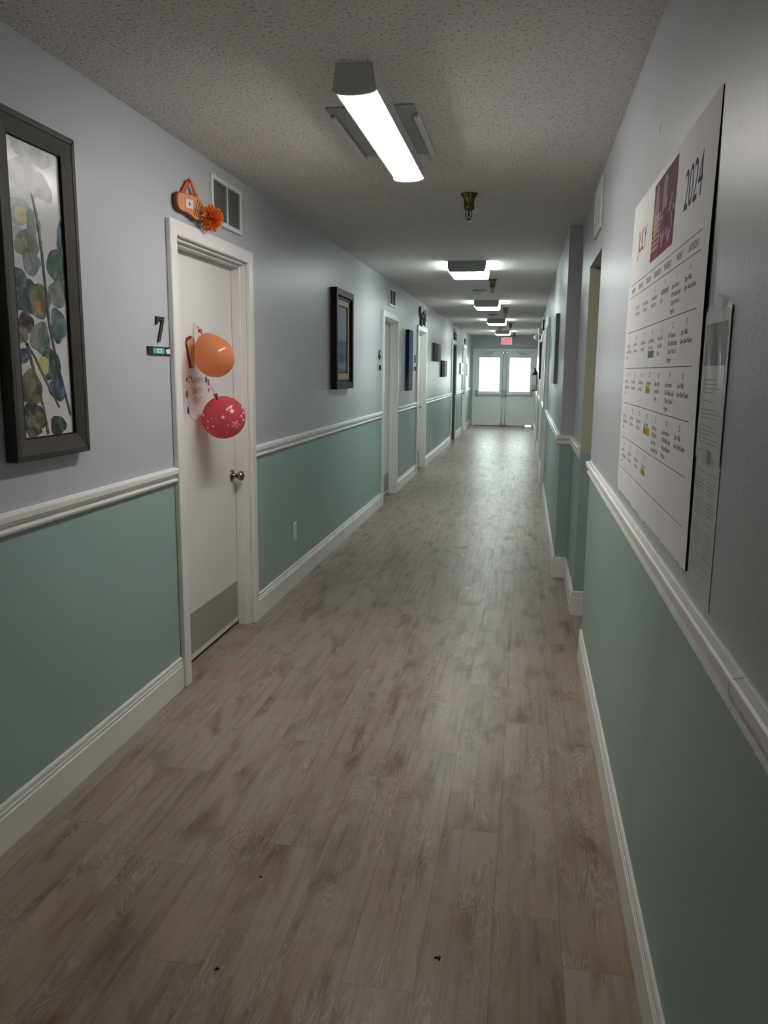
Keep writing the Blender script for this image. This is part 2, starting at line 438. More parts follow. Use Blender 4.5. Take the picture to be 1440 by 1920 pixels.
# near piece: a repair length with a beaded edge, a cracked joint where the two lengths meet
TN[0] += 1
rn = run('trim_%d' % TN[0], RAIL, Rf, YB, JY, 'white beaded chair rail at lower right past the cracked joint', 'chair rail')
mb = MB()
y = JY - .004
while y > .55:
    mb.box((XR - .0268, y - .0012, 1.0045), (XR - .018, y + .0012, 1.0125), 'trim'); y -= .0050
mb.build('beading', rn)
mb = MB()
zig = [(.0009, 1.0346), (.0062, 1.0326), (.0192, 1.0306), (.0251, 1.0245), (.0250, 1.008), (.0204, 1.0025), (.0104, .9995), (.0066, .992), (.0076, .9866), (.0154, .9847), (.018, .978), (.0168, .9725), (.0125, .9715)]
dy = [0, .0008, -.0006, .0006, .0010, .0045, .006, .0085, .0075, .011, .0125, .0115, .0115]
for k in range(len(zig) - 1):
    (d0, z0), (d1, z1) = zig[k], zig[k + 1]; ya, yb = JY + dy[k], JY + dy[k + 1]; ww = .0008 if k < 5 else .0006
    mb.face([Rf(ya - ww, z0, d0), Rf(ya + ww, z0, d0), Rf(yb + ww, z1, d1), Rf(yb - ww, z1, d1)], 'gap')
for yy, z, d in ((JY + .004, 1.0010, .0145), (JY - .003, .9905, .0072), (JY + .075, 1.0022, .0185), (JY + .082, .9785, .0177)):
    mb.face([Rf(yy - .0015, z - .001, d + .0008), Rf(yy + .0012, z - .0013, d + .0008), Rf(yy + .0015, z + .001, d + .0010), Rf(yy - .001, z + .0012, d + .0010)], 'gap')
mb.build('crack', rn, 'dark crack at the joint')

# ------------------------------------------------------------------ doors along the corridor
def door(n, f, y0, label, out, knob=True, kick=True, lever=False, near=False, lm='door', jm='white'):
    y1 = y0 + DW
    r = thing('door_%d' % n, f((y0 + y1) / 2, 0, 0), label, 'door', kind='structure')
    mb = MB()                                            # casing: flat face with eased edge
    ya, yb = y0 + CW, y1 - CW
    for a, b, c, e in ((y0, 0, ya, ZT + CW), (yb, 0, y1, ZT + CW)): mb.prism(rect(a, b, c, e), f, 0, .025, 'white', .004)
    mb.prism(rect(ya - .002, ZT, yb + .002, ZT + CW), f, 0, .025, 'white', .004)
    mb.build('casing', r)
    mb = MB()                                            # jamb lining with stop
    t = .012
    mb.prism(rect(ya, 0, ya + t, ZT), f, .002, -.12, jm); mb.prism(rect(yb - t, 0, yb, ZT), f, .002, -.12, jm)
    mb.prism(rect(ya + t, ZT - t, yb - t, ZT), f, .002, -.12, jm)
    s0, s1 = -.024, -.072
    mb.prism(rect(ya + t, 0, ya + t + .013, ZT - t), f, s0, s1, jm, .001); mb.prism(rect(yb - t - .013, 0, yb - t, ZT - t), f, s0, s1, jm, .001)
    mb.prism(rect(ya + t + .013, ZT - t - .013, yb - t - .013, ZT - t), f, s0, s1, jm, .001)
    mb.build('jamb', r)
    mb = MB(); la, lb = ya + t + .003, yb - t - .003
    mb.prism(rect(la, .022, lb, ZT - t - .003), f, -.074, -.114, lm)
    lf = mb.build('door_leaf', r)
    if kick:
        mb = MB(); mb.prism(rect(la + .025, .052, lb - .02, .262), f, -.0725, -.074, 'steel'); mb.build('kick_plate', r, 'grey metal kick plate')
    if knob:
        mb = MB(); ky, kz = (la + .062) if near else (lb - .062), .88 if n == 1 else .93
        ax = f(0, 0, 1) - f(0, 0, 0); o = f(ky, kz, -.074)
        if lever:
            mb.lathe([(.0, 0), (.03, 0), (.03, .006), (.012, .01), (.011, .05), (0, .05)], o, ax, 'chrome')
            mb.tube([f(ky, kz, -.028), f(ky - .03, kz, -.026), f(ky - .11, kz, -.026)], .009, 'chrome')
        else:
            mb.lathe([(.0, 0), (.033, 0), (.0335, .004), (.030, .008), (.018, .012), (.0125, .018), (.0115, .026), (.014, .034), (.022, .040), (.0265, .048), (.0275, .056), (.025, .064), (.018, .069), (.008, .071), (0, .071)], o, ax, out, 32)
        mb.build('lever' if lever else 'knob', r, 'round brass knob' if out == 'brass' and not lever else None)
    return r
door(1, Lf, LD[0][0], 'nearest white door on the left with balloons hanging on it', 'brass')
door(2, Lf, LD[1][0], 'second white door on the left, between the framed picture and the tall blue canvas', 'brass', near=True)
door(3, Lf, LD[2][0], 'third white door on the left with black ironwork above it', 'brass', lever=True)
door(4, Lf, LD[3][0], 'fourth door on the left, dark grey, just past the two small dark canvases', 'brass', kick=False, lm='greydoor', jm='greydoor')
door(5, Lf, LD[4][0], 'last door on the left, beside the white wall panel', 'brass', kick=False)
door(6, R2f, RD[0], 'first door on the right, where the stepped wall chair rail ends', 'black')
door(7, R2f, RD[1], 'second door on the right under the far white vent', 'chrome')
door(8, R2f, RD[2], 'third door on the right, nearest the fire extinguisher', 'chrome')

# far double doors -----------------------------------------------------------
M['glass'] = None
t = NT('window_glass'); tr = t.n('ShaderNodeBsdfTransparent'); tr.inputs[0].default_value = (.97, 1, .99, 1)
gl = t.n('ShaderNodeBsdfGlossy'); gl.inputs['Roughness'].default_value = .05
fr = t.n('ShaderNodeFresnel'); fr.inputs[0].default_value = 1.3
mx = t.n('ShaderNodeMixShader'); t.l(fr.outputs[0], mx.inputs[0]); t.l(tr.outputs[0], mx.inputs[1]); t.l(gl.outputs[0], mx.inputs[2]); t.l(mx.outputs[0], t.out.inputs[0])
M['glass'] = t.m
mb = MB(); TN[0] += 1
Yf = lambda x, z, d: Vector((x, YF - d, z))
for a, b, c, e in ((fx0 - .055, 0, fx0, 2.09), (fx1, 0, min(fx1 + .055, X2), 2.09), (fx0, 2.03, fx1, 2.09)): mb.prism(rect(a, b, c, e), Yf, -.02, .02, 'fardoor', .003)
for a, b, c, e in ((fx0, 0, fx0 + .012, 2.03), (fx1 - .012, 0, fx1, 2.03), (fx0 + .012, 2.018, fx1 - .012, 2.03)): mb.prism(rect(a, b, c, e), Yf, .0, -.13, 'fardoor')
for a, b, c, e in ((fx0 + .008, 0, fx0 + .035, 2.03), (fx1 - .035, 0, fx1 - .008, 2.03), (fx0 + .01, 1.995, fx1 - .01, 2.03), (-.625, .0, -.575, 2.03)): mb.prism(rect(a, b, c, e), Yf, -.087, -.12, 'fardoor')
mb.prism(rect(fx0, 0, 0.0, .028), Yf, -.087, -.12, 'fixend'); mb.prism(rect(.175, 0, fx1, .028), Yf, -.087, -.12, 'fixend')
tag(mb.build('trim_%d' % TN[0]), 'white frame around the far double doors', 'door frame', kind='structure')
def leaf(n, x0, x1, inner, label, notch):
    """inner = +1 when the meeting edge is on the +X side"""
    r = thing('door_%d' % n, ((x0 + x1) / 2, YF + .06, 0), label, 'door', kind='structure')
    D0, D1 = -.04, -.085
    gx = (x0 + x1) / 2 + (-.015 if inner > 0 else .012)
    g0, g1, gz0, gz1 = gx - .275, gx + .275, .94, 1.845
    mb = MB()
    zb = .012
    if notch:
        mb.prism([(x0, zb), (.0, zb), (.0, .03), (x1 - .03, .03), (x1 - .03, zb), (x1, zb), (x1, gz0), (x0, gz0)], Yf, D0, D1, 'fardoor')
    else: mb.prism(rect(x0, zb, x1, gz0), Yf, D0, D1, 'fardoor')
    mb.prism(rect(x0, gz0, g0, gz1), Yf, D0, D1, 'fardoor'); mb.prism(rect(g1, gz0, x1, gz1), Yf, D0, D1, 'fardoor')
    mb.prism(rect(x0, gz1, x1, 2.015), Yf, D0, D1, 'fardoor')
    for cx in (x0 + .215, x1 - .215):                    # two embossed panels
        for k, (ww, hh, dd) in enumerate(((.115, .235, .006), (.095, .215, .002))):
            pass
        frame(mb, Yf, (cx - .125, .25, cx + .125, .79), (cx - .10, .275, cx + .10, .765), D0, D0 + .007, 'fardoor', .002)
        mb.prism(rect(cx - .085, .29, cx + .085, .75), Yf, D0, D0 + .006, 'fardoor', .002)
    mb.build('door_leaf', r)
    mb = MB(); frame(mb, Yf, (g0 - .025, gz0 - .025, g1 + .025, gz1 + .025), (g0, gz0, g1, gz1), D0 - .02, D0 + .012, 'fardoor', .002); gf = mb.build('window_frame', r)
    mb = MB(); mb.prism(rect(g0, gz0, g1, gz1), Yf, -.06, -.066, 'glass'); mb.build('pane', gf, 'bright glass pane')
    ex = x1 - .045 if inner > 0 else x0 + .045            # vertical rod exit device
    mb = MB()
    mb.tube([Yf(ex, .06, .005), Yf(ex, .80, .005)], .009, 'chrome'); mb.tube([Yf(ex, .97, .005), Yf(ex, 1.97, .005)], .009, 'chrome')
    mb.box((ex - .025, YF - .03, .03), (ex + .025, YF + .04, .085), 'chrome', .006); mb.box((ex - .02, YF - .02, 1.95), (ex + .02, YF + .04, 2.01), 'chrome', .005)
    mb.build('latch_rod', r, 'vertical metal rod with latches')
    mb = MB()
    a, b = (x0 + .05, ex) if inner > 0 else (ex, x1 - .05)
    mb.box((a, YF - .045, .855), (b, YF - .01, .905), 'fardoor', .006); mb.box((ex - .03, YF - .05, .80), (ex + .03, YF + .04, .98), 'chrome', .008)
    oe = a if inner > 0 else b
    mb.box((oe - .035, YF - .06, .84), (oe + .035, YF + .04, .97), 'fixend', .006)
    mb.build('push_bar', r)
    mb = MB(); cx = (x0 + x1) / 2 + (-.08 if inner > 0 else .12)
    mb.box((cx - .12, YF - .055, 1.905), (cx + .12, YF + .04, 1.955), 'fixture', .008)
    mb.tube([Yf(cx, 1.965, .05), Yf(cx - .16 * (1 if inner > 0 else -1) * -1, 1.985, .16), Yf(cx + .20 * inner, 2.02, .02)], .008, 'fixend')
    mb.build('door_closer', r)
leaf(9, fx0 + .014, -.604, 1, 'left leaf of the far white double doors with a bright window', False)
leaf(10, -.596, fx1 - .014, -1, 'right leaf of the far white double doors with light showing underneath', True)

# ------------------------------------------------------------------ ceiling lights
def lamp_strip(yn, yf, cx, label, lens):
    r = thing('ceiling_light', (cx, (yn + yf) / 2, CZ), label, 'ceiling light')
    zb, zt = CZ - .088, CZ
    ht, hb = .060, .071
    mb = MB()
    P = lambda x, z, y: Vector((cx + x, y, z))
    mb.prism([(-ht, zt), (ht, zt), (hb, zb + .012), (hb - .018, zb + .012), (-hb + .018, zb + .012), (-hb, zb + .012)], P, yn + .012, yf - .012, 'fixture')
    hs = mb.build('housing', r)
    for y0, y1 in ((yn, yn + .012), (yf - .012, yf)):
        mb = MB(); prof = [(-ht, zt), (ht, zt), (hb + .003, zb + .008)] + [((hb) * math.cos(a) , zb + .006 - .014 * math.sin(a)) for a in [math.pi * k / 12 for k in range(13)]] + [(-hb - .003, zb + .008)]
        mb.prism(prof, P, y0, y1, 'fixture'); mb.build('end_cap', r)
    mb = MB(); prof = [(.053 * math.cos(math.pi * k / 12), zb + .0115 - .018 * math.sin(math.pi * k / 12)) for k in range(13)]
    mb.prism(prof, P, yn + .0125, yf - .0125, lens, smooth=False); mb.build('lens', r, 'glowing white lens')
    mb = MB(); mb.lathe([(0, 0), (.006, 0), (.006, .02), (0, .02)], (cx + .066, yf - .10, zb + .03), (1, 0, 0), 'chrome', 10); mb.build('latch', r)
lamp_strip(2.74, 3.985, -.59, 'long narrow lit strip light nearest the viewer', 'lens1')
lamp_strip(-1.75, -.505, -.59, 'added fill light, an unseen strip behind the viewer', 'lens_fill')  # unseen lamp, added to brighten the nearest walls
def lamp_box(cx, y0, label, ln=.66, lens='lens2'):
    r = thing('ceiling_light', (cx, y0 + ln / 2, CZ), label, 'ceiling light', 'wraparound lights down the corridor')
    hw = .168; P = lambda x, z, y: Vector((cx + x, y, z))
    mb = MB(); mb.box((cx - hw + .03, y0 + .012, CZ - .03), (cx + hw - .03, y0 + ln - .012, CZ), 'fixture'); mb.build('housing', r)
    prof = [(-hw - .006, CZ), (hw + .006, CZ), (hw + .004, CZ - .06), (hw - .012, CZ - .092), (-hw + .012, CZ - .092), (-hw - .004, CZ - .06)]
    for a, b in ((y0, y0 + .01), (y0 + ln - .01, y0 + ln)):
        mb = MB(); mb.prism(prof, P, a, b, 'fixend'); mb.build('end_cap', r)
    mb = MB()
    mb.prism(rect(-hw + .0005, CZ - .086, hw - .0005, CZ - .012), P, y0 + .0105, y0 + ln - .0105, 'lens3')
    mb.prism([(-hw + .004, CZ - .0862), (-.06, CZ - .0905), (.06, CZ - .0905), (hw - .004, CZ - .0862)], P, y0 + .0107, y0 + ln - .0107, lens); mb.build('lens', r, 'glowing wraparound lens')
for cx, y0, lab in ((-.572, 7.50, 'lit box light second from the viewer, the first beyond the strip light'), (-.592, 11.52, 'lit box light third from the viewer'),
                    (-.602, 15.45, 'lit box light fourth from the viewer'), (-.612, 19.75, 'lit box light nearest the far exit sign')):
    lamp_box(cx, y0, lab, .66, 'lens4' if y0 > 19 else 'lens2')
# cover plate behind the strip light
r = thing('ceiling_cover_plate', (-.62, 3.5, CZ), 'grey cover plate on the ceiling behind the strip light', 'cover plate')
mb = MB(); mb.box((-.79, 3.16, CZ - .006), (-.452, 3.85, CZ), 'ceilplate'); mb.build('plate', r)
mb = MB(); mb.box((-.795, 3.24, CZ - .020), (-.770, 3.87, CZ - .006), 'plate', .004); mb.build('rail', r, 'white edge rail')
mb = MB(); mb.box((-.472, 3.26, CZ - .020), (-.447, 3.86, CZ - .006), 'plate', .004); mb.build('rail', r, 'white edge rail')

# sprinklers and smoke detectors
def sprinkler(x, y, label):
    r = thing('fire_sprinkler', (x, y, CZ), label, 'sprinkler', 'brass ceiling sprinklers')
    mb = MB(); mb.lathe([(.0, 0), (.050, 0), (.050, .004), (.042, .012), (.034, .026), (.030, .042), (.0295, .066), (.031, .076), (.028, .086), (.018, .09), (0, .09)], (x, y, CZ), (0, 0, -1), 'bronze', 28); mb.build('cup', r)
    mb = MB(); z = CZ - .088
    for s_ in (-1, 1): mb.tube([(x + s_ * .010, y, z), (x + s_ * .019, y, z - .018), (x + s_ * .017, y, z - .032), (x + s_ * .004, y, z - .05)], .0032, 'bronze', 8)
    mb.tube([(x, y, z), (x + .001, y, z - .034)], .004, 'black', 8)
    mb.lathe([(0, 0), (.006, 0), (.006, .006), (.018, .008), (.018, .0105), (0, .0105)], (x, y, z - .046), (0, 0, -1), 'bronze', 16)
    mb.build('sprinkler_head', r)
for x, y, lab in ((-.357, 4.73, 'brass sprinkler nearest the viewer, past the strip light'), (-.40, 8.95, 'brass sprinkler just past the second light'),
                  (-.365, 12.9, 'brass sprinkler just past the third light'), (-.368, 16.9, 'brass sprinkler just past the fourth light'), (-.35, 21.0, 'brass sprinkler nearest the exit sign')):
    sprinkler(x, y, lab)
def detector(x, y, label):
    r = thing('smoke_detector', (x, y, CZ), label, 'smoke detector', 'ceiling smoke detectors')
    mb = MB(); mb.lathe([(0, 0), (.088, 0), (.088, .008), (.080, .014), (0, .014)], (x, y, CZ), (0, 0, -1), 'fixend', 28); mb.build('base', r)
    mb = MB(); mb.lathe([(0, .014), (.066, .014), (.058, .026), (.036, .040), (.030, .052), (.012, .058), (0, .058)], (x, y, CZ), (0, 0, -1), 'plate', 28)
    mb.build('cover', r)
for x, y, lab in ((-.607, 10.15, 'smoke detector between the second and third lights'), (-.613, 14.35, 'smoke detector between the third and fourth lights'), (-.615, 18.6, 'smoke detector between the last two lights')):
    detector(x, y, lab)

# ------------------------------------------------------------------ vents, outlets, signs
def vent(f, y0, z0, y1, z1, label, slat='greyslat', dep=.014):
    r = thing('wall_vent', f((y0 + y1) / 2, z0, 0), label, 'vent', 'white wall vents')
    b = .022; mid = (y0 + y1) / 2
    mb = MB(); frame(mb, f, (y0, z0, y1, z1), (y0 + b, z0 + b, y1 - b, z1 - b), 0, dep, 'plate', .002)
    mb.prism(rect(mid - .006, z0 + b, mid + .006, z1 - b), f, .004, dep - .001, 'plate'); mb.build('frame', r)
    mb = MB(); mb.prism(rect(y0 + b, z0 + b, y1 - b, z1 - b), f, .0, .002, 'backing'); mb.build('backing', r)
    for c0, c1 in ((y0 + b, mid - .006), (mid + .006, y1 - b)):
        mb = MB(); z = z0 + b + .002
        while z < z1 - b - .004:
            mb.prism([(.003, z + .006), (.010, z), (.0112, z + .001), (.0042, z + .007)], lambda d, zz, y: f(y, zz, d), c0, c1, slat); z += .0058
        mb.build('louvre', r)
vent(Lf, 3.83, 2.165, 4.24, 2.388, 'white framed vent above the near left door, beside the orange ornament')
vent(Lf, 8.95, 2.18, 9.36, 2.375, 'vent high on the left wall above the second door')
vent(Lf, 11.90, 2.18, 12.30, 2.392, 'vent high on the left wall above the third door', 'fixend')
vent(Lf, 17.0, 2.18, 17.5, 2.392, 'bright white vent high above the fourth left door', 'plate')
vent(Rf, 4.20, 2.165, 4.60, 2.41, 'white vent high on the right above the open passage', 'plate', .012)
vent(R2f, 12.85, 2.14, 13.3, 2.38, 'white vent high on the far right wall', 'plate')
def outlet(y, z, label):
    r = thing('wall_outlet', Lf(y, z - .06, 0), label, 'outlet', 'white wall outlets')
    mb = MB(); mb.prism(rect(y - .038, z - .062, y + .038, z + .062), Lf, 0, .007, 'plate', .003); mb.build('cover_plate', r)
    for dz in (-.021, .021):
        mb = MB(); mb.prism(ellipse(y, z + dz, .017, .0145, 20), Lf, .007, .009, 'plate')
        for dy in (-.006, .006): mb.prism(rect(y + dy - .001, z + dz - .003, y + dy + .001, z + dz + .006), Lf, .009, .0094, 'gap')
        mb.build('socket', r)
outlet(5.205, .375, 'white outlet low on the teal wall between the first two left doors')
outlet(13.10, .36, 'tiny white outlet low on the teal wall past the third left door')
M['teal_card'] = plain('teal_card', srgb(90, 165, 185), .5)
M['card'] = plain('white_card', (.72, .72, .70, 1), .5)
M['ink'] = plain('printed_ink', (.05, .05, .055, 1), .6)
def number(digit, y0, y1, z0, z1, label):
    mb = MB()
    if digit == '7':
        w_ = y1 - y0
        poly = [(y0, z1), (y1, z1), (y1, z1 - .012), (y0 + w_ * .40, z0), (y0 + w_ * .13, z0 - .003), (y1 - w_ * .30, z1 - .017), (y0 + w_ * .20, z1 - .014), (y0 + w_ * .18, z1 - .030), (y0 - .002, z1 - .036)]
        mb.prism(poly, Lf, .001, .009, 'black', .0008)
    else:
        cu = MB(); cu.text(digit, lambda a, b, d: Vector((a, b, 0)), 0, 0, .14, 'black', res=3)
        xs = [v.x for v in cu.v]; zs = [v.y for v in cu.v]
        bm = bmesh.new(); vs = [bm.verts.new(Lf(y0 + (v.x - min(xs)) / (max(xs) - min(xs)) * (y1 - y0), z0 + (v.y - min(zs)) / (max(zs) - min(zs)) * (z1 - z0), .002)) for v in cu.v]
        for f_ in cu.f: bm.faces.new([vs[i] for i in f_])
        ex = bmesh.ops.extrude_face_region(bm, geom=bm.faces[:]); bmesh.ops.translate(bm, vec=(.008, 0, 0), verts=[e for e in ex['geom'] if isinstance(e, bmesh.types.BMVert)])
        mb.add_bm(bm, 'black')
    tag(mb.build('door_number'), label, 'door number', 'black door numbers')
number('7', 3.192, 3.265, 1.578, 1.680, 'black number 7 on the wall left of the near door')
number('6', 8.33, 8.44, 1.58, 1.68, 'black number beside the second left door')
number('5', 11.06, 11.18, 1.58, 1.68, 'black number beside the third left door')
def nameplate(y0, y1, z0, z1, label, rich):
    r = thing('name_plate', Lf((y0 + y1) / 2, z0, 0), label, 'name plate', 'door name plates')
    mb = MB(); mb.prism(rect(y0, z0, y1, z1), Lf, 0, .006, 'black' if rich else 'fixend', .001); mb.build('holder', r)
    L_ = y1 - y0; h_ = z1 - z0
    if rich:
        mb = MB(); mb.prism(rect(y0 + .21 * L_, z0 + .006, y0 + .73 * L_, z1 - .006), Lf, .006, .0068, 'teal_card'); c = mb.build('name_card', r, 'teal name card')
        mb = MB(); mb.prism(rect(y0 + .37 * L_, z0 + .010, y0 + .60 * L_, z1 - .008), Lf, .0068, .0073, 'card')
        for k in range(3): mb.prism(rect(y0 + (.425 + .045 * k) * L_, z0 + .0155, y0 + (.455 + .045 * k) * L_, z0 + .0205), Lf, .0073, .0075, 'ink')
        mb.build('name_tag', c, 'white tag')
        mb = MB(); mb.prism([(y0 + .77 * L_, z0 + .017), (y0 + .80 * L_, z0 + .006), (y0 + .97 * L_, z0 + .006), (y0 + .98 * L_, z0 + .022), (y0 + .95 * L_, z0 + .030), (y0 + .90 * L_, z0 + .029), (y0 + .87 * L_, z0 + .024), (y0 + .83 * L_, z0 + .027), (y0 + .79 * L_, z0 + .023)], Lf, .006, .0085, 'card'); mb.build('paper_scrap', r, 'white paper scrap')
    else:
        mb = MB(); mb.prism(rect(y0 + .3 * L_, z0 + .012, y1 - .02, z1 - .012), Lf, .006, .007, 'gap'); mb.build('name_card', r)
nameplate(3.108, 3.318, 1.521, 1.556, 'black name plate with teal card under the number 7', True)
nameplate(8.28, 8.50, 1.46, 1.535, 'pale name plate beside the second left door', False)
nameplate(11.02, 11.26, 1.46, 1.535, 'pale name plate beside the third left door', False)
r = thing('wall_panel', Lf(19.15, 1.42, 0), 'white wall panel with dark screen before the last left door', 'wall panel')
mb = MB(); mb.prism(rect(18.75, 1.40, 19.42, 1.66), Lf, 0, .03, 'plate', .004); mb.build('housing', r)
mb = MB(); mb.prism(rect(19.0, 1.46, 19.34, 1.60), Lf, .03, .035, 'black'); mb.build('screen', r, 'dark screen')
r = thing('hand_dispenser', Lf(20.62, 1.36, 0), 'white dispenser sticking out by the last left door', 'dispenser')
mb = MB(); mb.prism(rect(20.53, 1.40, 20.73, 1.66), Lf, 0, .06, 'plate', .01); mb.build('body', r)
mb = MB(); mb.prism(rect(20.56, 1.37, 20.70, 1.40), Lf, .01, .05, 'fixend'); mb.build('nozzle', r)

# ------------------------------------------------------------------ pictures
def m_wood(name, a, b_, sc=(30, 2, 30)):
    t = NT(name); b = t.bsdf(a, .55, 0, .2); v = t.coord(scale=sc)
    t.l(t.ramp(t.noise(v, 3, 4, .65), [(.3, a), (.7, b_)]), b.inputs['Base Color']); return t.m
M['pewter'] = m_wood('pewter_frame', (.050, .046, .041, 1), (.078, .072, .064, 1), (40, 40, 3))
M['blackwood'] = m_wood('black_frame', (.008, .007, .006, 1), (.016, .013, .011, 1))
M['gold'] = m_wood('gold_liner', (.30, .235, .15, 1), (.40, .32, .21, 1))
def m_art(name, stops, scale=(6, 6, 6), detail=4, rough=.35, ns=1.0, dist=.5):
    t = NT(name); b = t.bsdf((.5, .5, .5, 1), rough, 0, .5); v = t.coord(scale=scale)
    t.l(t.ramp(t.noise(v, ns, detail, .6, dist), stops), b.inputs['Base Color']); return t.m
PAL = {'a': ((.36, .37, .39), (.24, .25, .28)), 'b': ((.20, .24, .25), (.10, .13, .14)), 'y': ((.46, .42, .16), (.30, .28, .12)), 'c': ((.11, .19, .20), (.04, .08, .10)),
       'o': ((.24, .22, .13), (.10, .10, .06)), 'n': ((.06, .13, .24), (.03, .06, .13)), 'g': ((.10, .19, .13), (.05, .10, .07)), 'p': ((.28, .31, .28), (.13, .17, .15)),
       't': ((.06, .125, .11), (.03, .06, .06)), 'r': ((.42, .14, .05), (.30, .16, .04)), 'm': ((.10, .06, .05), (.05, .035, .03)), 'k': ((.035, .05, .055), (.15, .12, .07)), 'st': ((.05, .07, .11), (.09, .11, .10)), 'rust': ((.17, .085, .05), (.10, .05, .035))}
for k, (a, b_) in PAL.items():
    if k in 'tkcngmop': a, b_ = tuple(.62 * q for q in a), tuple(.6 * q for q in b_)
    M['w_' + k] = m_art('watercolour_' + k, [(.36, b_ + (1,)), (.50, a + (1,)), (.62, tuple(.78 * q + .22 * .58 for q in a) + (1,)), (.70, a + (1,))], (10, 13, 13), 3, .3, 1.0, 1.2)
M['artpaper'] = m_art('art_paper', [(.35, (.56, .56, .56, 1)), (.65, (.62, .62, .61, 1))], (3, 3, 3), 2, .22)
def pic_one():
    y0, z0, y1, z1 = 2.160, 1.181, 2.572, 2.200; i0, k0, i1, k1 = 2.225, 1.246, 2.512, 2.137
    r = thing('framed_picture', Lf((y0 + y1) / 2, z0, 0), 'tall watercolour of leaves in a dark frame, nearest on the left wall', 'picture')
    mb = MB()
    frame(mb, Lf, (y0, z0, y1, z1), (y0 + .022, z0 + .022, y1 - .022, z1 - .022), 0, .040, 'pewter', .003)
    a0, b0, a1, b1 = y0 + .022, z0 + .022, y1 - .022, z1 - .022
    for o, i in (((a0, b0, a1, b0), (i0, k0, i1, k0)), ((a1, b0, a1, b1), (i1, k0, i1, k1)), ((a1, b1, a0, b1), (i1, k1, i0, k1)), ((a0, b1, a0, b0), (i0, k1, i0, k0))):
        mb.face([Lf(o[0], o[1], .038), Lf(o[2], o[3], .038), Lf(i[2], i[3], .026), Lf(i[0], i[1], .026)], 'pewter')
    frame(mb, Lf, (i0, k0, i1, k1), (i0 + .004, k0 + .004, i1 - .004, k1 - .004), .008, .026, 'blackwood')
    mb.build('frame', r)
    mb = MB(); mb.prism(rect(i0, k0, i1, k1), Lf, .004, .016, 'artpaper'); art = mb.build('artwork', r)
    W_, H_ = i1 - i0, k1 - k0
    leaves = [(0.265, 0.970, 0.037, 0.022, 'a'), (0.624, 0.965, 0.056, 0.028, 'a'), (0.635, 0.865, 0.049, 0.035, 'a'), (0.284, 0.867, 0.078, 0.060, 'a'), (0.195, 0.763, 0.055, 0.036, 'b'), (0.283, 0.752, 0.045, 0.021, 'y'), (0.432, 0.74, 0.031, 0.034, 'c'), (0.17, 0.67, 0.045, 0.036, 'a'), (0.308, 0.662, 0.055, 0.04, 'o'), (0.361, 0.599, 0.04, 0.032, 'b'), (0.930, 0.712, 0.015, 0.046, 'n'), (0.829, 0.606, 0.044, 0.051, 'g'), (0.831, 0.511, 0.045, 0.039, 'p'), (0.231, 0.483, 0.062, 0.045, 't'), (0.117, 0.547, 0.031, 0.025, 't'), (0.472, 0.478, 0.048, 0.049, 'o'), (0.437, 0.455, 0.014, 0.018, 'r'), (0.801, 0.397, 0.039, 0.049, 'c'), (0.178, 0.392, 0.04, 0.03, 'm'), (0.441, 0.348, 0.045, 0.044, 'p'), (0.106, 0.357, 0.026, 0.024, 'o'), (0.594, 0.258, 0.049, 0.045, 't'), (0.691, 0.225, 0.024, 0.031, 'k'), (0.475, 0.254, 0.023, 0.026, 'y'), (0.705, 0.167, 0.041, 0.031, 'n'), (0.203, 0.177, 0.052, 0.047, 'o'), (0.22, 0.070, 0.055, 0.043, 'k'), (0.26, 0.053, 0.041, 0.028, 'o'), (0.68, 0.036, 0.038, 0.029, 'k'), (0.227, 0.021, 0.03, 0.014, 'm'), (0.10, 0.286, 0.025, 0.02, 'n')]
    mb = MB(); rg = random.Random(4)
    for k, (u, v, rx, ry, c_) in enumerate(leaves):
        rx *= 1.16; ry *= 1.12
        pts = ellipse(i0 + u * W_, k0 + v * H_, rx, ry, 36, rg.uniform(-.35, .35), .085, rg.uniform(0, 6))
        pts = [(min(max(p[0], i0 + .005), i1 - .005), min(max(p[1], k0 + .005), k1 - .005)) for p in pts]
        d = .0162 + .00004 * k
        mb.face([Lf(p[0], p[1], d) for p in pts], 'w_' + c_)
    mb.build('painted_leaf', art)
    mb = MB()
    for st, c_, ww in (([(0.454, 0.831), (0.522, 0.753), (0.563, 0.643), (0.587, 0.538), (0.62, 0.397), (0.705, 0.291), (0.847, 0.159), (0.945, 0.069)], 'w_st', .0055), ([(0.183, 0.328), (0.294, 0.218), (0.408, 0.106), (0.472, 0.01)], 'w_rust', .0055), ([(0.087, 0.36), (0.314, 0.281), (0.478, 0.204), (0.724, 0.102)], 'w_o', .0042)):
        pp = [(i0 + a * W_, k0 + b_ * H_) for a, b_ in st]
        for (a, b_), (c, e) in zip(pp, pp[1:]): mb.face([Lf(a - ww, b_, .0178), Lf(a + ww, b_, .0178), Lf(c + ww, e, .0178), Lf(c - ww, e, .0178)], c_)
    mb.build('painted_stem', art)
pic_one()
M['sea'] = None
def m_vert(name, stops, z0, z1, noise_amt=.12, ns=18, rough=.7, axis=2):
    """paint that changes with the height inside the picture, broken up by noise"""
    t = NT(name); b = t.bsdf((.5, .5, .5, 1), rough, 0, .15)
    tc = t.n('ShaderNodeTexCoord'); sp = t.n('ShaderNodeSeparateXYZ'); t.l(tc.outputs['Generated'], sp.inputs[0])
    nz = t.noise(t.coord(), ns, 4, .6, .4)
    ma = t.n('ShaderNodeMath', operation='MULTIPLY_ADD'); t.l(nz, ma.inputs[0]); ma.inputs[1].default_value = noise_amt * 2; ma.inputs[2].default_value = -noise_amt
    ad = t.n('ShaderNodeMath', operation='ADD'); t.l(sp.outputs[axis], ad.inputs[0]); t.l(ma.outputs[0], ad.inputs[1])
    t.l(t.ramp(ad.outputs[0], stops), b.inputs['Base Color']); return t.m
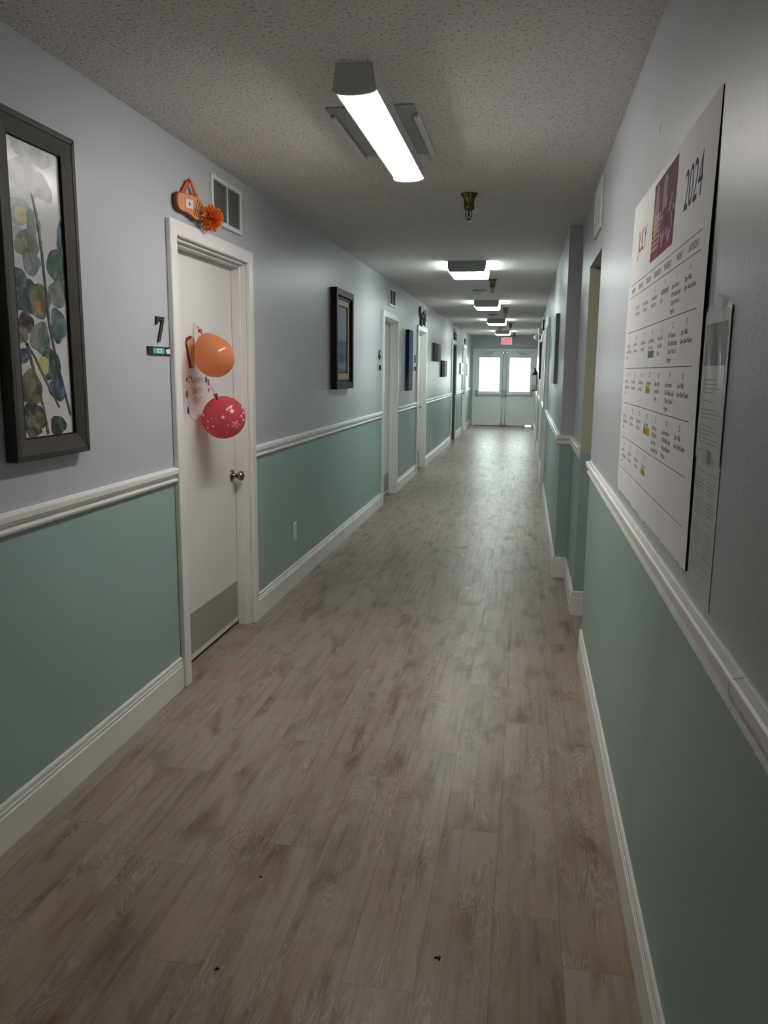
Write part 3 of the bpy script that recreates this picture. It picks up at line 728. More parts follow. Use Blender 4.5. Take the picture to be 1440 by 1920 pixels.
M['sea'] = m_vert('blue_flower_painting', [(.0, (.04, .06, .12, 1)), (.12, (.22, .26, .33, 1)), (.22, (.04, .08, .18, 1)), (.36, (.12, .17, .27, 1)), (.46, (.06, .10, .19, 1)), (.52, (.25, .28, .33, 1)), (1, (.27, .29, .35, 1))], 0, 1, .16, 22)
def pic_two():
    y0, z0, y1, z1 = 6.25, 1.315, 6.885, 2.105
    r = thing('framed_picture', Lf((y0 + y1) / 2, z0, 0), 'black framed painting of blue flowers between the first two left doors', 'picture')
    mb = MB(); frame(mb, Lf, (y0, z0, y1, z1), (y0 + .055, z0 + .055, y1 - .055, z1 - .055), 0, .052, 'blackwood', .004)
    frame(mb, Lf, (y0 + .055, z0 + .055, y1 - .055, z1 - .055), (y0 + .075, z0 + .075, y1 - .075, z1 - .075), 0, .034, 'blackwood', .003); mb.build('frame', r)
    mb = MB(); frame(mb, Lf, (y0 + .075, z0 + .075, y1 - .075, z1 - .075), (y0 + .125, z0 + .125, y1 - .125, z1 - .125), 0, .028, 'gold', .003); mb.build('mat', r, 'tan inner mat')
    mb = MB(); mb.prism(rect(y0 + .12, z0 + .12, y1 - .12, z1 - .12), Lf, 0, .015, 'sea'); mb.build('artwork', r)
pic_two()
def canvas(f, y0, z0, y1, z1, dep, front, side, label, name='canvas_painting'):
    r = thing(name, f((y0 + y1) / 2, z0, 0), label, 'picture')
    mb = MB(); mb.prism(rect(y0, z0, y1, z1), f, 0, dep - .001, side, .001); mb.build('canvas_edge', r)
    mb = MB(); mb.prism(rect(y0, z0, y1, z1), f, dep - .001, dep, front); mb.build('artwork', r)
    return r
M['navy'] = m_vert('navy_edge', [(.0, (.10, .09, .07, 1)), (.12, (.13, .07, .05, 1)), (.22, (.04, .05, .09, 1)), (.3, (.012, .016, .055, 1)), (1, (.012, .02, .07, 1))], 0, 1, .04)
M['bluegrad'] = m_vert('blue_shore_painting', [(.0, (.15, .14, .12, 1)), (.2, (.22, .21, .19, 1)), (.32, (.10, .16, .20, 1)), (.7, (.04, .10, .20, 1)), (1, (.03, .08, .17, 1))], 0, 1, .05)
r = canvas(Lf, 10.27, 1.215, 10.62, 1.985, .045, 'bluegrad', 'navy', 'tall blue canvas between the second and third left doors')
M['figure'] = plain('red_brown_paint', (.12, .03, .025, 1), .5)
mb = MB(); mb.prism(ellipse(10.36, 1.345, .04, .03, 16, 0, .1), Lf, .045, .0455, 'figure'); mb.build('painted_figure', r)
M['moody'] = m_vert('dark_beige_painting', [(.0, (.012, .011, .01, 1)), (.45, (.014, .012, .010, 1)), (.55, (.22, .19, .15, 1)), (1, (.34, .33, .29, 1))], 0, 1, .06, 8, .7, 1)
M['moody2'] = m_vert('dark_grey_painting', [(.0, (.010, .011, .011, 1)), (.42, (.010, .011, .011, 1)), (.54, (.24, .24, .21, 1)), (1, (.36, .36, .33, 1))], 0, 1, .03, 8, .7, 1)
canvas(Lf, 13.24, 1.63, 14.29, 1.925, .03, 'moody', 'pewter', 'upper of two small dark canvases past the third left door')
canvas(Lf, 14.54, 1.367, 15.47, 1.660, .03, 'moody2', 'black', 'lower of two small dark canvases past the third left door')
M['paleart'] = m_vert('pale_blue_grey_painting', [(.0, (.42, .45, .45, 1)), (.35, (.50, .53, .53, 1)), (.6, (.34, .42, .44, 1)), (1, (.25, .33, .37, 1))], 0, 1, .12, 9)
canvas(R2f, 6.90, 1.372, 7.72, 1.945, .030, 'paleart', 'greyslat', 'pale canvas with dark edge on the stepped right wall')
M['darkart'] = m_art('dark_green_painting', [(.3, (.015, .025, .022, 1)), (.7, (.05, .07, .06, 1))], (6, 6, 6))
canvas(R2f, 14.2, 1.35, 15.3, 1.98, .05, 'darkart', 'black', 'dark picture on the far right wall above the chair rail', 'framed_picture')

# ------------------------------------------------------------------ ironwork above far doors
def leafshape(cx, cz, l, w_, a):
    pts = [(-l / 2, 0), (-l * .2, w_ / 2), (l * .2, w_ / 2 * .9), (l / 2, 0), (l * .2, -w_ / 2 * .9), (-l * .2, -w_ / 2)]
    return [(cx + p[0] * math.cos(a) - p[1] * math.sin(a), cz + p[0] * math.sin(a) + p[1] * math.cos(a)) for p in pts]
def ironwork(f, y0, y1, z0, z1, label, dense):
    r = thing('iron_ornament', f((y0 + y1) / 2, z0, 0), label, 'wall ornament', 'black ironwork over the doors')
    L_, h_ = y1 - y0, z1 - z0; P = lambda u, v, d=.02: f(y0 + u * L_, z0 + v * h_, d)
    mb = MB()
    mb.tube([P(0, .95), P(.08, .6), P(.3, .45), P(.55, .5), P(.8, .55), P(1, .8)], .010, 'black')
    mb.tube([P(.08, .6), P(.16, .3), P(.3, .1), P(.38, .3), P(.3, .45)], .010, 'black')
    mb.tube([P(.55, .5), P(.62, .25), P(.62, .02)], .010, 'black'); mb.tube([P(.8, .55), P(.84, .25), P(.9, .02)], .010, 'black')
    mb.tube([P(.62, .22), P(.75, .16), P(.84, .22)], .008, 'black')
    mb.build('scroll', r)
    for u, v, l, ww, a in dense:
        mb = MB(); mb.prism(leafshape(y0 + u * L_, z0 + v * h_, l, ww, a), f, .008, .035, 'black', .003); mb.build('leaf', r)
ironwork(Lf, 11.42, 12.1, 2.12, 2.34, 'large black iron ornament over the third left door', [(.06, .85, .12, .09, 1.4), (.28, .12, .12, .12, 1.5), (.34, .58, .20, .06, .3), (.62, .75, .12, .06, .6), (.85, .45, .12, .05, -1.2)])
ironwork(Lf, 16.95, 17.55, 2.12, 2.26, 'small black iron ornament over the fourth left door', [(.2, .5, .16, .10, 1.5), (.6, .5, .22, .08, .5)])
ironwork(Lf, 19.75, 20.1, 2.12, 2.26, 'tiny dark ornament over the last left door', [(.4, .5, .12, .10, 1.5)])
ironwork(R2f, 13.0, 13.4, 2.12, 2.28, 'black ornament over the second right door', [(.3, .5, .16, .10, 1.5)])
ironwork(R2f, 16.3, 16.8, 2.12, 2.26, 'black ornament over the third right door', [(.3, .5, .16, .10, 1.5)])

# ------------------------------------------------------------------ far fittings: exit sign, emergency light, extinguisher
M['exitred'] = glow('exit_red', (1.0, .07, .10, 1), .55)
M['exitface'] = glow('exit_face', (1.0, .48, .52, 1), .42)
r = thing('exit_sign', (-.575, YF, 2.19), 'red lit EXIT sign above the far doors', 'exit sign')
mb = MB(); mb.box((-.735, YF - .05, 2.185), (-.415, YF, 2.40), 'plate', .006); mb.build('housing', r)
mb = MB(); mb.box((-.72, YF - .0525, 2.20), (-.43, YF - .05, 2.385), 'exitface'); mb.build('face', r, 'pale pink lit face')
mb = MB(); mb.text('EXIT', lambda a, b, d: Vector((a, YF - .0545, b)), -.575, 2.228, .182, 'exitred', 'CENTER', .72); mb.build('lettering', r, 'red letters')
r = thing('emergency_light', R2f(15.7, 2.14, 0), 'white twin-head emergency light high on the far right wall', 'emergency light')
mb = MB(); mb.prism(rect(15.45, 2.16, 15.80, 2.28), R2f, 0, .07, 'plate', .01); mb.build('body', r)
for y in (15.48, 15.77):
    mb = MB(); mb.lathe([(0, 0), (.03, 0), (.05, .05), (.052, .06), (0, .055)], R2f(y, 2.13, .075), (-.6, -.4, -.6), 'plate', 18); mb.build('lamp_head', r)
M['extred'] = plain('extinguisher_red', (.14, .02, .022, 1), .3)
r = thing('fire_extinguisher', R2f(17.55, 1.06, .07), 'red and white fire extinguisher on the right wall near the far doors', 'fire extinguisher')
ex, ey = X2 - .078, 17.55
mb = MB(); mb.lathe([(0, 0), (.06, 0), (.065, .01), (.065, .03), (.065, .33), (.05, .38), (.025, .41), (.022, .44), (0, .44)], (ex, ey, 1.07), (0, 0, 1), 'extred', 24); mb.build('cylinder', r)
mb = MB(); mb.lathe([(.066, .02), (.0668, .02), (.0668, .335), (.066, .335)], (ex, ey, 1.07), (0, 0, 1), 'card', 24); mb.build('paper_label', r, 'white label')
mb = MB(); mb.box((ex - .02, ey - .02, 1.51), (ex + .02, ey + .02, 1.54), 'black', .004); mb.tube([(ex, ey, 1.54), (ex - .03, ey - .05, 1.56), (ex - .045, ey - .08, 1.55)], .009, 'black'); mb.tube([(ex, ey, 1.52), (ex + .045, ey - .06, 1.47), (ex + .05, ey - .07, 1.22)], .009, 'black'); mb.build('handle', r)
mb = MB(); mb.box((X2 - .018, ey - .03, 1.2), (X2, ey + .03, 1.45), 'fixend', .003); mb.build('bracket', r)

# ------------------------------------------------------------------ door 7 decorations
DX = -.074                                             # face of the door leaf
Df = lambda y, z, d: Vector((XL + DX + d, y, z))
M['orangewood'] = plain('orange_painted_wood', srgb(214, 142, 104), .5, 0, .4, .08, (1, 1, 1), 25)
M['browned'] = plain('brown_edge', srgb(120, 62, 36), .6)
M['ribbon'] = plain('orange_ribbon', srgb(214, 92, 34), .45, 0, .5, .1)
M['tulle'] = plain('orange_tulle', srgb(238, 142, 66), .8, 0, .1, .12)
M['stripe1'] = plain('gold_stripe', srgb(206, 158, 92), .5); M['stripe2'] = plain('dark_stripe', srgb(122, 66, 36), .5)
M['maroon'] = plain('maroon_edge', srgb(120, 40, 40), .5); M['pinkstripe'] = plain('pink_stripe', srgb(205, 165, 160), .5)
def ornament():
    r = thing('door_ornament', Lf(3.55, 2.12, .02), 'orange fish-shaped hanging ornament with tulle pouf above door 7', 'ornament')
    out = [(3.394, 2.200), (3.410, 2.215), (3.461, 2.223), (3.536, 2.231), (3.595, 2.236), (3.650, 2.233), (3.686, 2.217), (3.697, 2.196), (3.685, 2.178), (3.657, 2.158), (3.632, 2.138), (3.618, 2.131), (3.595, 2.127), (3.575, 2.129), (3.535, 2.139), (3.494, 2.143), (3.443, 2.139), (3.410, 2.144), (3.394, 2.160), (3.389, 2.180)]
    O = lambda y, z, d: Lf(y, z, d)
    mb = MB(); mb.prism(out, O, .010, .026, 'browned', .002); mb.build('backing', r, 'brown edge')
    cy, cz = 3.54, 2.183; inn = [(cy + (y - cy) * .96, cz + (z - cz) * .92) for y, z in out]
    mb = MB(); mb.prism(inn, O, .026, .029, 'orangewood', .001); body = mb.build('body', r)
    mb = MB()
    for k in range(7):
        a, b_ = k / 7, (k + .62) / 7
        tp = lambda q: (3.600 + .078 * q, 2.225 - .020 * q); bt = lambda q: (3.556 + .066 * q, 2.147 - .006 * q)
        mb.prism([tp(a), tp(b_), bt(b_), bt(a)], O, .029, .0305, 'stripe1' if k % 2 == 0 else 'stripe2')
    mb.build('stripe', body, 'gold and brown stripes')
    mb = MB(); mb.prism([(3.476, 2.160), (3.550, 2.168), (3.557, 2.208), (3.475, 2.197)], O, .029, .033, 'card', .001)
    mb.prism([(3.500, 2.188), (3.508, 2.194), (3.514, 2.185), (3.522, 2.189), (3.517, 2.176), (3.507, 2.177)], O, .033, .0334, 'ink'); mb.build('tag', r, 'white square tag')
    mb = MB()
    for a, b_ in (((3.482, 2.222), (3.556, 2.296)), ((3.622, 2.228), (3.548, 2.296))):
        ww = .019; mb.prism([(a[0] - ww, a[1]), (a[0] + ww, a[1]), (b_[0] + ww * .6, b_[1]), (b_[0] - ww * .6, b_[1])], O, .012 if a[0] < 3.5 else .020, .016 if a[0] < 3.5 else .024, 'ribbon')
    mb.build('ribbon', r, 'orange ribbon loop')
    mb = MB(); rg = random.Random(9); c = Vector(Lf(3.672, 2.150, .064))
    for k in range(760):
        d = Vector((rg.gauss(0, 1), rg.gauss(0, 1), rg.gauss(0, 1))).normalized()
        if d.x < -.75: d.x = -d.x
        ln = rg.uniform(.040, .066); u = d.orthogonal().normalized(); wv = d.cross(u); a = rg.uniform(0, 6.28); e = (u * math.cos(a) + wv * math.sin(a)) * .0021
        mb.face([c + d * .006 - e * .4, c + d * .006 + e * .4, c + d * ln + e * 1.6, c + d * (ln * .93), c + d * ln - e * 1.6], 'tulle')
    o_ = mb.build('pouf', r, 'orange tulle pouf')
ornament()
def fan():
    r = thing('striped_ornament', Df(3.66, 1.49, .0), 'small striped wedge-shaped ornament behind the orange balloon on door 7', 'ornament')
    pts = [(3.655, 1.585), (3.665, 1.612), (3.70, 1.622), (3.740, 1.617), (3.755, 1.60), (3.745, 1.53), (3.725, 1.47), (3.700, 1.470)]
    mb = MB(); mb.prism(pts, Df, .003, .009, 'maroon', .001); mb.build('body', r)
    mb = MB(); cols = ['stripe1', 'pinkstripe', 'stripe1', 'pinkstripe', 'ribbon']
    for k in range(5):
        y = 3.659 + k * .0185; mb.prism([(y, 1.584 + .010 * min(k, 3)), (y + .013, 1.600 + .006 * min(k, 3)), (3.708 + k * .006, 1.475), (3.703 + k * .006, 1.475)], Df, .009, .0115, cols[k])
    mb.build('stripe', r)
    mb = MB(); mb.tube([Df(3.715, 1.61, .02), Df(3.745, 1.64, .012), Df(3.765, 1.685, .004)], .0022, 'card', 6); mb.build('hanger', r, 'white hanging cord')
fan()
def m_balloon(name, col, trans):
    t = NT(name); b = t.bsdf(col, .16, 0, .5); tr = t.n('ShaderNodeBsdfTransparent'); tr.inputs[0].default_value = trans
    tl = t.n('ShaderNodeBsdfTranslucent'); tl.inputs[0].default_value = col
    m1 = t.n('ShaderNodeMixShader'); m1.inputs[0].default_value = .35; t.l(b.outputs[0], m1.inputs[1]); t.l(tl.outputs[0], m1.inputs[2])
    m2 = t.n('ShaderNodeMixShader'); m2.inputs[0].default_value = .36; t.l(m1.outputs[0], m2.inputs[1]); t.l(tr.outputs[0], m2.inputs[2])
    t.l(m2.outputs[0], t.out.inputs[0]); return t.m
M['b_orange'] = m_balloon('orange_latex', srgb(232, 156, 112), (1, .66, .46, 1))
M['b_red'] = m_balloon('red_latex', srgb(216, 98, 104), (1, .40, .43, 1))
M['neck_o'] = plain('orange_knot', srgb(190, 80, 50), .4); M['neck_r'] = plain('red_knot', srgb(130, 40, 42), .4)
M['string'] = plain('grey_string', (.20, .19, .18, 1), .7); M['starwhite'] = plain('pale_pink_print', srgb(240, 200, 200), .5)
def balloon(c, neck, rad, ratio, mat, kmat, label, stars, string):
    c = Vector(c); neck = Vector(neck); ax = (neck - c); ln = ax.length; ax.normalize()
    r = thing('balloon', c - Vector((0, 0, rad)), label, 'balloon', 'balloons on door 7')
    prof = []
    for k in range(33):
        a = math.pi * k / 32; z = -math.cos(a); rr = math.sin(a)
        up = max(0, z)
        h = z * rad * ratio if z < 0 else z * (ln - .012)
        rr *= rad * (1 - min(1.2, (ln - rad) / rad) * .42 * up ** 1.4)
        prof.append((rr, h))
    mb = MB(); mb.lathe(prof, c, ax, mat, 40); mb.build('latex_body', r)
    mb = MB(); mb.lathe([(0, ln - .018), (.006, ln - .014), (.0045, ln - .004), (.004, ln), (.009, ln + .008), (.012, ln + .016), (.010, ln + .016), (0, ln + .006)], c, ax, kmat, 14); mb.build('knot', r)
    if string:
        mb = MB(); mb.tube(string, .0016, 'string', 6); mb.build('string', r)
    if stars:
        for pts in stars:
            mb = MB(); q = []
            for p in pts:
                d = Vector(p).normalized(); z = d.dot(ax)
                q.append(c + d * rad * (1.004 if z < 0 else 1.004 + (ln / rad - 1) * z ** 3 * .9))
            ctr = sum(q, Vector()) / len(q)
            for a, b_ in zip(q, q[1:] + q[:1]): mb.face([ctr + (ctr - c).normalized() * .0009, a, b_], 'starwhite')
            mb.build('printed_star', r)
hook = Df(3.785, 1.672, .006)
oc = Vector((-1.470, 3.690, 1.520))
balloon(oc, (-1.545, 3.715, 1.636), .094, 1.0, 'b_orange', 'neck_o', 'plain orange balloon hanging on the near left door', None, [hook, Vector((-1.550, 3.718, 1.645))])
rcen = Vector((-1.475, 3.80, 1.228))
vd = (Vector((0, 0, H)) - rcen).normalized(); vr = Vector((0, 0, 1)).cross(vd).normalized(); vu = vd.cross(vr)
def st(px, py, r_, rot, blob=False):
    """star on the side of the balloon that faces the corridor; px, py in balloon radii"""
    pts = ellipse(px, py, r_ * .55, r_ * .8, 10) if blob else star(px, py, r_, rot)
    return [vr * p[0] + vu * p[1] + vd * math.sqrt(max(.02, 1 - p[0] ** 2 - p[1] ** 2)) for p in pts]
stars = [st(.52, -.30, .22, .35), st(.35, .28, .14, -.1), st(-.03, .02, .12, .2), st(-.48, -.38, .08, .4), st(.13, .33, .05, 0, True), st(.78, .08, .07, 0, True), st(.86, .22, .05, 0, True), st(-.7, -.15, .06, 0, True), st(-.53, -.02, .04, 0, True), st(.18, -.33, .05, 0, True), st(-.88, .12, .08, 0, True), st(.12, -.65, .06, 0), st(-.72, -.45, .07, .9, True), st(.88, -.1, .07, .3)]
balloon(rcen, (-1.485, 3.735, 1.330), .108, .94, 'b_red', 'neck_r', 'red balloon with pale stars hanging below the orange one', stars, [Vector((-1.487, 3.730, 1.336)), Vector((-1.555, 3.79, 1.42)), Vector((-1.585, 3.79, 1.56)), Vector((-1.59, 3.787, 1.67))])
M['poster'] = plain('poster_paper', (.76, .745, .73, 1), .5)
M['p_red'] = plain('poster_red', srgb(205, 70, 75), .5); M['p_blue'] = plain('poster_blue', srgb(70, 85, 150), .5); M['p_purple'] = plain('poster_purple', srgb(120, 80, 130), .5); M['p_brown'] = plain('poster_orange', srgb(195, 110, 70), .5)
r = poster = thing('birthday_poster', Df(3.77, 1.19, 0), 'white birthday poster with small printed balloons on the near left door', 'poster')
mb = MB(); mb.prism(rect(3.63, 1.19, 3.96, 1.452), Df, 0, .0012, 'poster'); mb.build('sheet', r)
for y, z, rx, rz, c_ in ((3.655, 1.345, .017, .019, 'p_red'), (3.665, 1.268, .015, .018, 'p_blue'), (3.895, 1.412, .016, .016, 'p_purple'), (3.925, 1.398, .015, .017, 'p_red'), (3.93, 1.36, .010, .013, 'p_red'), (3.66, 1.415, .008, .012, 'p_purple'), (3.69, 1.428, .008, .010, 'p_red'), (3.715, 1.422, .007, .009, 'p_purple')):
    mb = MB(); mb.face([Df(p[0], p[1], .0016) for p in ellipse(y, z, rx, rz, 18)], c_); mb.build('printed_balloon', poster)
for txt, z, c_, sz in (('HAPPY', 1.395, 'p_purple', .042), ('BIRTH', 1.345, 'p_brown', .042), ('DAY', 1.302, 'p_brown', .042)):
    mb = MB(); mb.text(txt, lambda a, b_, d: Df(a, b_, .0017), 3.79, z, sz, c_, 'CENTER', 1.1); mb.build('printed_word', poster)
for pts in ([(3.655, 1.326), (3.68, 1.30), (3.66, 1.28), (3.69, 1.24), (3.74, 1.21), (3.80, 1.225)], [(3.675, 1.40), (3.70, 1.405), (3.73, 1.40)], [(3.84, 1.41), (3.86, 1.40), (3.89, 1.402)]):
    mb = MB(); mb.tube([Df(a, b_, .0014) for a, b_ in pts], .0012, 'p_blue', 5); mb.build('printed_string', poster)

# ------------------------------------------------------------------ calendar on the right wall
M['paper'] = plain('calendar_paper', (.86, .845, .845, 1), .7, 0, .15, .02, (1, 1, 1), 4)
M['slate'] = plain('slate_ink', srgb(98, 98, 118), .9, 0, .06); M['redink'] = plain('red_ink', srgb(150, 60, 66), .9, 0, .06); M['greyink'] = plain('grey_ink', (.085, .085, .09, 1), .9, 0, .06); M['rule'] = plain('rule_ink', (.10, .095, .09, 1), .9, 0, .06)
M['hl_yellow'] = plain('yellow_highlight', srgb(205, 178, 84), .9, 0, .06); M['hl_blue'] = plain('blue_highlight', srgb(130, 148, 160), .9, 0, .06); M['hl_green'] = plain('green_highlight', srgb(196, 190, 90), .9, 0, .06)
C0, C1, CB, CT = 1.640, 2.865, 1.072, 1.985             # near edge, far edge, bottom, top
def cd_(y, z):                                          # how far the sheet stands off the wall
    u = (C1 - y) / (C1 - C0); v = (CT - z) / (CT - CB)
    e = min(1, max(0, v / .42)); e = e * e * (3 - 2 * e)
    e *= 1 - .45 * max(0, (v - .55) / .45)
    return .0022 + .0056 * e + .0012 * math.sin(9 * u + 3 * v) * v
Cf = lambda a, z, e: Rf(C1 - a, z, cd_(C1 - a, z) + .0002 + e * .35)      # a = distance from the far (left) edge
def calendar():
    r = thing('wall_calendar', Rf((C0 + C1) / 2, CB, 0), 'large white July 2024 activity calendar on the right wall', 'calendar')
    mb = MB(); mb.prism([(0, CT - .004), (.0014, CT - .004), (.0024, 1.90), (.0050, 1.75), (.0058, 1.62), (.0058, 1.46), (.0036, CB + .004), (0, CB + .004)], lambda d, z, y: Rf(y, z, d), C0 - .001, C1 - .01, 'gap'); mb.build('black_wedge', r, 'thin black wedge behind the sheet')  # black wedge between wall and sheet, thickest around mid height
    rg = random.Random(2); jag = [rg.uniform(-.006, .010) for _ in range(61)]
    def sheet(u, v):
        y = C1 - u * (C1 - C0); zb = CB + jag[int(u * 60 + .25)] * .45; zt = CT + .012 * (1 - u) - .020 * math.exp(-((u - .58) / .12) ** 2) * 0
        z = zt + (zb - zt) * v; return Rf(y, z, cd_(y, z))
    mb = MB(); mb.grid(sheet, 120, 80, 'paper'); o = mb.build('sheet', r)
    a0, a1 = .055, 1.160; cw = (a1 - a0) / 7
    mb = MB(); zs = [1.743, 1.704, 1.593, 1.480, 1.369, 1.256, 1.154]
    def strip(x0, z0, x1, z1, mat, e=.0003, n=1):
        for k in range(n):
            p, q = x0 + (x1 - x0) * k / n, x0 + (x1 - x0) * (k + 1) / n
            mb.face([Cf(p, z0, e), Cf(q, z0, e), Cf(q, z1, e), Cf(p, z1, e)], mat)
    for z in zs: strip(a0, z - .0008, a1, z + .0008, 'rule', n=24)
    for k in range(8): strip(a0 + k * cw - .0004, zs[-1], a0 + k * cw + .0004, zs[1], 'paper', n=1)
    mb.build('ruled_line', r)
    mb = MB()
    for k, dname in enumerate(('SUNDAY', 'MONDAY', 'TUESDAY', 'WEDNESDAY', 'THURSDAY', 'FRIDAY', 'SATURDAY')):
        mb.text(dname, Cf, a0 + (k + .5) * cw, 1.716, .022, 'greyink', 'CENTER', .95)
    ev = {'sun': ['2pm- Music', '3pm- Bible Study', 'Hour'], 'mon': ['2pm- Walk', '2pm- Games'], 'tue': ['2pm- Exercise', '3pm- Bingo'], 'wed': ['2pm- Exercise', '3pm- Crafts'],
          'thu': ['2pm- Crafts', '2pm- Bible', 'Study'], 'fri': ['2pm- Exercise', '10:30- Bible Study', '1:30 pm- Music &', 'Program'], 'sat': ['2pm- Walk', '2pm- Board Games']}
    keys = list(ev)
    day = 1; lh = .0185
    hl = {9: None}
    for row in range(5):
        for k in range(7):
            if row == 0 and k == 0: continue
            if day > 31: break
            x = a0 + k * cw + .012; z = zs[row + 1] - .026
            mb.text(str(day), Cf, x + .055, z, .019, 'greyink', 'CENTER', .9)
            lines = list(ev[keys[k]])
            if day == 4: lines = ['INDEPENDENCE', 'Day']
            if day == 10: lines = ['2pm- Exercise', '2pm- Crafts', '3pm- BINGO']
            if day == 25: lines = ['2pm- Crafts', '10:30- Bible', '2pm- Walk', '3pm- Board Club']
            for j, tx in enumerate(lines):
                zz = z - .020 - lh * j; mt = 'greyink'
                if (day, j) == (10, 2): strip(x - .002, zz - .004, x + .105, zz + .015, 'hl_blue', .0002)
                if (day, j) in ((17, 1), (24, 1)): strip(x - .002, zz - .004, x + (.06 if day == 17 else .115), zz + .016, 'hl_yellow', .0002)
                if (day, j) == (31, 1): strip(x - .002, zz - .004, x + .06, zz + .016, 'hl_green', .0002)
                if (day, j) == (25, 3): mt = 'redink'
                mb.text(tx, lambda a, b_, e: Cf(a, b_, .0004), x, zz, .0165, mt, 'LEFT', .95)
            day += 1
    mb.text('2024', lambda a, b_, e: Cf(a, b_, .0004), 1.010, 1.818, .125, 'slate', 'CENTER', .78, 4)
    mb.text('JULY', lambda a, b_, e: Cf(a, b_, .0004), .245, 1.832, .092, 'redink', 'CENTER', .92, 4)
    mb.build('lettering', r)
    # printed photograph: soft fireworks colours
    mb = MB(); p0, p1, q0, q1 = .445, .800, 1.768, 1.972
    nu, nv = 22, 14
    for i in range(nu):
        for j in range(nv):
            x0, x1_ = p0 + (p1 - p0) * i / nu, p0 + (p1 - p0) * (i + 1) / nu; z0, z1_ = q0 + (q1 - q0) * j / nv, q0 + (q1 - q0) * (j + 1) / nv
            mb.face([Cf(x0, z0, .0003), Cf(x1_, z0, .0003), Cf(x1_, z1_, .0003), Cf(x0, z1_, .0003)], 'photo')
    ph = mb.build('photograph', r, 'printed red and purple photograph')
    mb = MB(); rg = random.Random(5)
    for k in range(8):
        for j in range(7):
            x = p0 + .012 + .016 * k + .003 * j; z = q0 + .030 + .0135 * j
            if k + j * .5 < 10: mb.face([Cf(p[0], p[1], .0006) for p in ellipse(x, z, .0035, .0052, 8)], 'starwhite')
    for _ in range(16):
        x, z = rg.uniform(p0 + .16, p1 - .015), rg.uniform(q0 + .02, q1 - .075); mb.face([Cf(p[0], p[1], .0006) for p in ellipse(x, z, rg.uniform(.008, .015), rg.uniform(.008, .014), 12)], 'bokeh')
    mb.face([Cf(p[0], p[1], .0005) for p in [(p0 + .01, q0 + .115), (p0 + .03, q0 + .165), (p0 + .05, q1 - .006), (p0 + .075, q1 - .012), (p0 + .085, q0 + .14), (p0 + .10, q0 + .112)]], 'bokeh')
    mb.face([Cf(p[0], p[1], .0005) for p in [(p0 + .01, q0 + .112), (p0 + .11, q0 + .112), (p0 + .09, q0 + .075), (p0 + .04, q0 + .055)]], 'goldspark')
    mb.face([Cf(p[0], p[1], .0005) for p in [(p0 + .15, q1 - .10), (p0 + .155, q1 - .02), (p0 + .19, q1 - .006), (p0 + .215, q1 - .02), (p0 + .20, q1 - .085)]], 'bokeh')
    mb.build('printed_spark', ph)
t = NT('printed_photo'); b = t.bsdf((.2, .1, .12, 1), .8, 0, .08); v = t.coord(scale=(1, 7, 7))
tc = t.n('ShaderNodeTexCoord'); sp = t.n('ShaderNodeSeparateXYZ'); t.l(tc.outputs['Generated'], sp.inputs[0])
c1 = t.ramp(sp.outputs[2], [(0, (.20, .05, .075, 1)), (.22, (.26, .075, .10, 1)), (.45, (.12, .075, .11, 1)), (.75, (.11, .10, .11, 1)), (1, (.13, .13, .125, 1))])
t.l(t.mix(.4, c1, t.ramp(t.noise(v, 1.6, 3, .6), [(.3, (.06, .03, .06, 1)), (.6, (.34, .12, .17, 1))])), b.inputs['Base Color']); M['photo'] = t.m
M['bokeh'] = plain('soft_pink_ink', srgb(176, 146, 152), .9, 0, .06); M['goldspark'] = plain('gold_ink', srgb(190, 150, 90), .9, 0, .06)
calendar()

# laminated notices -----------------------------------------------------------
M['notice'] = plain('notice_paper', (.58, .595, .585, 1), .5); M['greytext'] = plain('grey_print', (.36, .37, .365, 1), .9, 0, .06); M['ntop'] = m_art('faded_photo', [(.34, (.05, .065, .07, 1)), (.48, (.15, .17, .18, 1)), (.58, (.34, .31, .28, 1)), (.68, (.20, .23, .24, 1))], (2, 34, 7), 3, .7)
t = NT('plastic_sleeve'); tr = t.n('ShaderNodeBsdfTransparent'); gl = t.n('ShaderNodeBsdfGlossy'); gl.inputs['Roughness'].default_value = .12
mx = t.n('ShaderNodeMixShader'); mx.inputs[0].default_value = .10; t.l(tr.outputs[0], mx.inputs[1]); t.l(gl.outputs[0], mx.inputs[2]); t.l(mx.outputs[0], t.out.inputs[0])
bp = t.n('ShaderNodeBump'); bp.inputs['Strength'].default_value = .6; bp.inputs['Distance'].default_value = .004; t.l(t.noise(t.coord(scale=(1, 55, 5)), 1.0, 3, .6), bp.inputs['Height']); t.l(bp.outputs[0], gl.inputs['Normal']); M['sleeve'] = t.m
